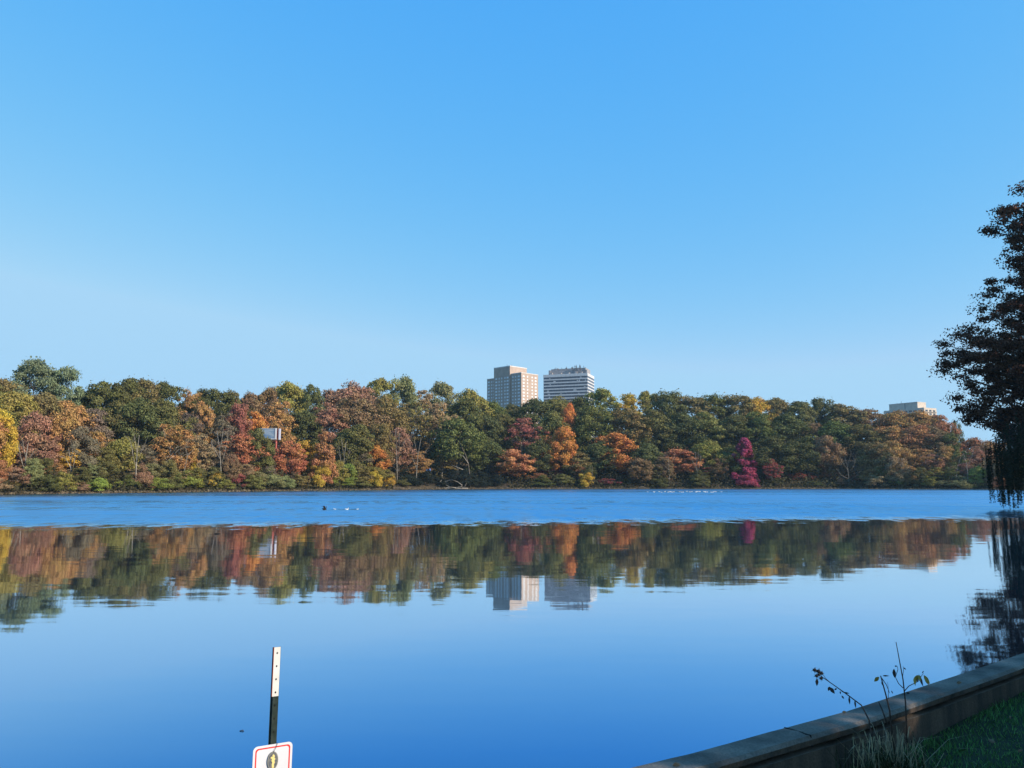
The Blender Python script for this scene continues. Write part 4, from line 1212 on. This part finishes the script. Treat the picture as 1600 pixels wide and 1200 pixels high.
# ------------------------------------------------------------------ sign post in the shallow water
def sign():
    Y = 5.2
    base = at(421.5, 1215, Y); base.z = -.5
    yaw = R(30)
    top = at(433.4, 1011.5, Y)
    root = empty('sign_post', base)
    tag(root, 'green channel post with white reflective top holding a red bordered white sign', 'sign')
    # post axis leans; local frame: x along the face, y into the picture
    ax = (top - base); Hh = ax.length; zdir = ax.normalized()
    xd = Vector((math.cos(yaw), math.sin(yaw), 0)); xd = (xd - zdir * xd.dot(zdir)).normalized(); yd = zdir.cross(xd)
    from mathutils import Matrix
    Rm = Matrix((xd, yd, zdir)).transposed()
    root.rotation_euler = Rm.to_euler()
    M['green_post'] = noisy('green_enamelled_steel', (.012, .022, .018), (.028, .040, .034), 25, .45)
    M['hole'] = mat('hole_shadow', (.004, .004, .004), .9)
    M['reflect'] = noisy('white_reflective_sheet', (.58, .56, .51), (.66, .64, .59), 14, .5)
    M['rust_edge'] = mat('rust_red_edge', (.30, .05, .035), .7)
    # U channel: web at the front with flanges folded back and out
    a, w2, dp, th = .0135, .026, .018, .003
    prof = [(-w2, dp), (-w2, dp - th), (-a - th, dp - th), (-a - .001, 0), (a + .001, 0), (a + th, dp - th), (w2, dp - th), (w2, dp), (a + th * .2, dp), (a - th, th), (-a + th, th), (-a - th * .2, dp)]
    hs = [i * .0254 * 1.2 for i in range(2, 72)]
    m = MB(); n = len(prof)
    vs = [(x, y, 0) for x, y in prof] + [(x, y, Hh) for x, y in prof]
    fs = [(i, (i + 1) % n, (i + 1) % n + n, i + n) for i in range(n)] + [tuple(range(n - 1, -1, -1)), tuple(range(n, 2 * n))]
    m.add(vs, fs); m.build('post', M['green_post'], root)
    # the punched holes: one mesh of small rimmed discs
    hm = MB()
    pitch = .082
    z = Hh - .035
    while z > .5:
        pts_ = [(math.cos(q * math.pi / 3) * .0052, math.sin(q * math.pi / 3) * .0066 + z) for q in range(6)]
        y = -.0048 if Hh - z < .30 else -.0012
        hm.prism(pts_, y, y + .001)
        z -= pitch
    hm.build('punched_holes', M['hole'], root)
    # reflective strip
    sl_ = MB(); Ls = .306
    sl_.box(-.0205, .0205, -.0036, -.0006, Hh - Ls, Hh + .002)
    st = sl_.build('reflective_strip', M['reflect'], root)
    e = MB(); e.box(-.0235, -.0207, -.0034, .010, Hh - Ls, Hh + .002); e.build('strip_edge', M['rust_edge'], st)
    # sign panel with rounded corners
    zt = Hh - .600
    M['sign_white'] = noisy('white_sign_sheet', (.58, .58, .60), (.64, .64, .66), 4, .45)
    M['sign_red'] = mat('sign_red', (.62, .035, .03), .5)
    hw, hh, cr_ = .124, .44, .028
    def rrect(hw, hh, r):
        out = []
        for cx, cz, a0 in ((hw - r, -r, 0), (-hw + r, -r, 90), (-hw + r, -hh + r, 180), (hw - r, -hh + r, 270)):
            for k in range(7):
                a_ = R(a0 + k * 15); out.append((cx + math.cos(a_) * r, cz + math.sin(a_) * r))
        return out
    sr = empty('sign_frame_pivot') if False else None
    m = MB(); m.prism([(x, z + zt) for x, z in rrect(hw, hh, cr_)], -.0085, -.0058)
    pan = m.build('sign_panel', M['sign_white'], root)
    o1 = rrect(hw - .014, hh - .028, cr_ - .008); o2 = rrect(hw - .0225, hh - .045, cr_ - .011)
    n = len(o1); m = MB()
    vs = [(x, -.0090, z + zt - .014) for x, z in o1] + [(x, -.0090, z + zt - .0225) for x, z in o2]
    m.add(vs, [(i, (i + 1) % n, (i + 1) % n + n, i + n) for i in range(n)])
    m.build('red_border', M['sign_red'], pan)
    m = MB(); m.prism([(math.cos(q) * .006, math.sin(q) * .006 + zt - .40) for q in [k * math.pi / 4 for k in range(8)]], -.014, -.0085)
    m.build('bolt', mat('zinc', (.4, .4, .4), .4, 1.0), pan)
    # hanging oval tag
    pos = root.matrix_world
    tg = empty('hanging_tag', base); tg.rotation_euler = root.rotation_euler
    tag(tg, 'dark oval metal tag with pale yellow figure hanging on a wire over the white sign', 'tag')
    cx, cz = .0, zt - .098
    m = MB(); m.prism([(cx + math.cos(k * math.pi / 14) * .034, cz + math.sin(k * math.pi / 14) * .056) for k in range(28)], -.0165, -.0135)
    M['tag_dark'] = noisy('dark_tag', (.07, .08, .10), (.17, .17, .16), 60, .5)
    m.build('plate', M['tag_dark'], tg)
    o1 = [(cx + math.cos(k * math.pi / 14) * .034, cz + math.sin(k * math.pi / 14) * .056) for k in range(28)]; o2 = [(cx + (x - cx) * .86, cz + (z - cz) * .91) for x, z in o1]
    m = MB(); m.add([(x, -.0170, z) for x, z in o1] + [(x, -.0170, z) for x, z in o2], [(i, (i + 1) % 28, (i + 1) % 28 + 28, i + 28) for i in range(28)])
    m.build('rim', mat('tag_rim', (.22, .22, .19), .5), tg)
    M['tag_yellow'] = mat('tag_yellow', (.72, .58, .22), .5)
    fig = [(-.004, -.044), (.009, -.044), (.008, -.022), (.013, -.012), (.010, .000), (.016, .010), (.009, .016), (.012, .028), (.003, .040), (-.004, .034), (-.002, .024), (-.012, .026), (-.016, .018), (-.006, .012), (-.009, .000), (-.003, -.010), (-.006, -.022)]
    m = MB(); m.prism([(cx + x, cz + z) for x, z in fig], -.0176, -.0166); m.build('figure', M['tag_yellow'], tg)
    m = MB(); m.tube([(.024, .000, zt + .004), (.025, -.012, zt + .002), (.018, -.0165, zt - .018), (.008, -.018, zt - .035), (cx, -.018, cz + .052)], .0014, 5)
    m.build('wire', M['hole'], tg)
sign()

# ------------------------------------------------------------------ near trees at the right
def big_tree(name, label, tx, ty, Rz, z0, z1, nclump, per, size, colr, seed, dense=.5, rmin=.15, bark='dark_bark', cs=(.9, 1.9), leafasp=.5, squash=.45):
    rng = np.random.default_rng(seed)
    root = empty(name, (tx, ty, .6))
    tag(root, label, 'tree')
    C = []; rad = []
    zs = [a for a, _ in Rz]; rs = [b for _, b in Rz]
    while len(C) < nclump:
        z = rng.uniform(z0, z1)
        r_ = float(np.interp(z, zs, rs))
        if rng.random() > (r_ / max(rs)) ** 1.3: continue
        a = rng.uniform(0, 2 * math.pi)
        f = rng.uniform(rmin, 1) ** dense
        C.append((math.cos(a) * r_ * f, math.sin(a) * r_ * f, z - .6)); rad.append(rng.uniform(*cs))
    C = np.array(C); rad = np.array(rad)
    Ps = []; Ns = []
    for c, r_ in zip(C, rad):
        d = unit(rng, per)
        Ps.append(c + d * r_ * rng.uniform(.1, 1.05, (per, 1)) * np.array([1.15, 1.15, squash])); Ns.append(d + np.array([0, 0, .4]))
    V = leaf_quads(np.concatenate(Ps), np.concatenate(Ns), size, rng, aspect=leafasp, jitter=.7)
    cr = link(bpy.data.objects.new('crown', quads_mesh('crown', V, M['dark_leaf']))); cr.parent = root; cr.color = (*colr, 1)
    t = MB(); H = z1 * .93
    t.tube([(0, 0, -.3), (.2, .1, H * .25), (-.1, .2, H * .55), (.1, 0, H * .8), (0, 0, H)], [.75, .55, .38, .2, .06], 9)
    for i in rng.permutation(len(C))[:int(len(C) * .8)]:
        c = Vector(C[i]); s = Vector((0, 0.1, max(H * .08, c.z - .35 * math.hypot(c.x, c.y))))
        q = s.lerp(c, .5) + Vector((rng.normal(0, .3), rng.normal(0, .3), -.05 * (c - s).length))
        t.tube([s, q, c], [.13, .075, .03], 5)
    t.build('trunk', M[bark], root, smooth=True)
    return root
YT = 76.0
def Rpx(tx_px, left): return (tx_px - left) * YT / F - 1.0
prof_px = [(272, 1640), (300, 1594), (330, 1574), (355, 1556), (385, 1562), (405, 1580), (430, 1560), (460, 1546), (490, 1515), (520, 1478), (550, 1476), (580, 1488), (620, 1494), (645, 1505), (665, 1522), (690, 1532), (715, 1545), (740, 1565)]
RZ = sorted([(at(1600, py, YT).z, Rpx(1690, px)) for py, px in prof_px])
tx = at(1690, 600, YT).x
big_tree('dark_tree', 'tall dark reddish brown tree leaning into the picture over the lake', tx, YT, RZ, RZ[0][0], RZ[-1][0], 1150, 220, .30, (.105, .048, .032), 11, dense=.95, cs=(.6, 1.5), squash=.62)
for (x, y, zt_, lab, sd) in ((76, 66, 30, 'large shade tree standing out of frame behind the dark lakeside tree', 21), (70, 50, 27, 'large shade tree standing out of frame before the dark lakeside tree', 22)):
    big_tree('shade_tree', lab, x, y, [(3, 6), (10, 12), (20, 11), (zt_, 3)], 3, zt_, 150, 60, .8, (.07, .045, .02), sd, cs=(1.8, 3.2), squash=.7)

# willow with hanging strands
def willow():
    tp = at(1656, 780, 72); x0, y0 = tp.x, 72.0
    root = empty('weeping_willow', (x0, y0, .6))
    tag(root, 'dark weeping willow with long strands hanging over the water', 'tree')
    rng = np.random.default_rng(31); rr = random.Random(31)
    t = MB(); t.tube([(0, 0, -.3), (.1, 0, 2.5), (-.2, .1, 5), (-.4, 0, 7.5)], [.5, .42, .32, .12], 8)
    Vs = []; st = MB()
    for i in range(300):
        a = rr.uniform(0, 6.283); f = math.sqrt(rr.uniform(.12, 1))
        Rr = 5.9 * f
        x, y = math.cos(a) * Rr, math.sin(a) * Rr
        ztop = 8.8 - 4.2 * f ** 2 + rr.uniform(-.8, .8)
        zb = rr.choice((.0, .3, .8, 1.6, 2.6)) + rr.uniform(-.3, .6) - .45
        if f > .93: zb = max(zb, rr.uniform(.6, 2.6))
        n = int((ztop - zb) / .055)
        if n < 8: continue
        zz = np.linspace(ztop, zb, n)
        wx = np.cumsum(rng.normal(0, .008, n)); wy = np.cumsum(rng.normal(0, .008, n))
        P_ = np.stack([x + wx, y + wy, zz], 1)
        q = leaf_quads(np.repeat(P_, 2, 0) + rng.normal(0, .045, (n * 2, 3)), np.tile([0.3, -.8, .2], (n * 2, 1)), .22, rng, aspect=.28, jitter=.6)
        Vs.append(q)
        if i % 3 == 0:
            t.tube([(-.1, 0, 4.5 + rr.uniform(-1, 2.5)), (x * .5, y * .5, ztop + .9), (x, y, ztop), (x, y, ztop - 1.5)], [.09, .05, .03, .012], 4)
    cr = link(bpy.data.objects.new('hanging_foliage', quads_mesh('hanging_foliage', np.concatenate(Vs), M['dark_leaf']))); cr.parent = root; cr.color = (.030, .042, .026, 1)
    t.build('trunk', M['dark_bark'], root, smooth=True)
willow()
for (x, y, lab) in ((12.2, 1.0, 'small round tree out of frame shading the near end of the wall'), (14.1, 4.9, 'small round tree out of frame shading the far end of the wall')):
    big_tree('shade_tree', lab, x, y, [(1.8, 2.4), (3, 2.9), (5.4, 2.8), (6.6, 1.9)], 1.9, 6.6, 230, 120, .22, (.06, .05, .02), int(x), cs=(.6, 1.0), squash=.8)
# the park tree on the bank whose shadow lies on the wall and the grass
big_tree('shade_tree', 'park tree out of frame whose shade falls on the wall and grass', 20.0, -2.5, [(2.2, 5), (4, 8.5), (6, 8), (8, 4.8), (9.0, 2.5)], 2.2, 9.0, 460, 110, .42, (.06, .05, .02), 41, cs=(1.0, 1.8), squash=.7)

# thin air over the lake: far things fade a little
hz = bpy.data.materials.new('air'); hz.use_nodes = True
t = hz.node_tree; t.nodes.clear()
o_ = t.nodes.new("ShaderNodeOutputMaterial"); v_ = t.nodes.new("ShaderNodeVolumePrincipled")
v_.inputs["Color"].default_value = (.62, .86, 1, 1); v_.inputs["Density"].default_value = HAZE
v_.inputs["Anisotropy"].default_value = 0.2
t.links.new(v_.outputs[0], o_.inputs["Volume"])
m = MB(); m.box(-3800, 3800, -700, 9500, -8, 125)
hb = m.build('haze', hz)
tag(hb, 'thin pale haze in the air over the lake', 'haze', kind='stuff')
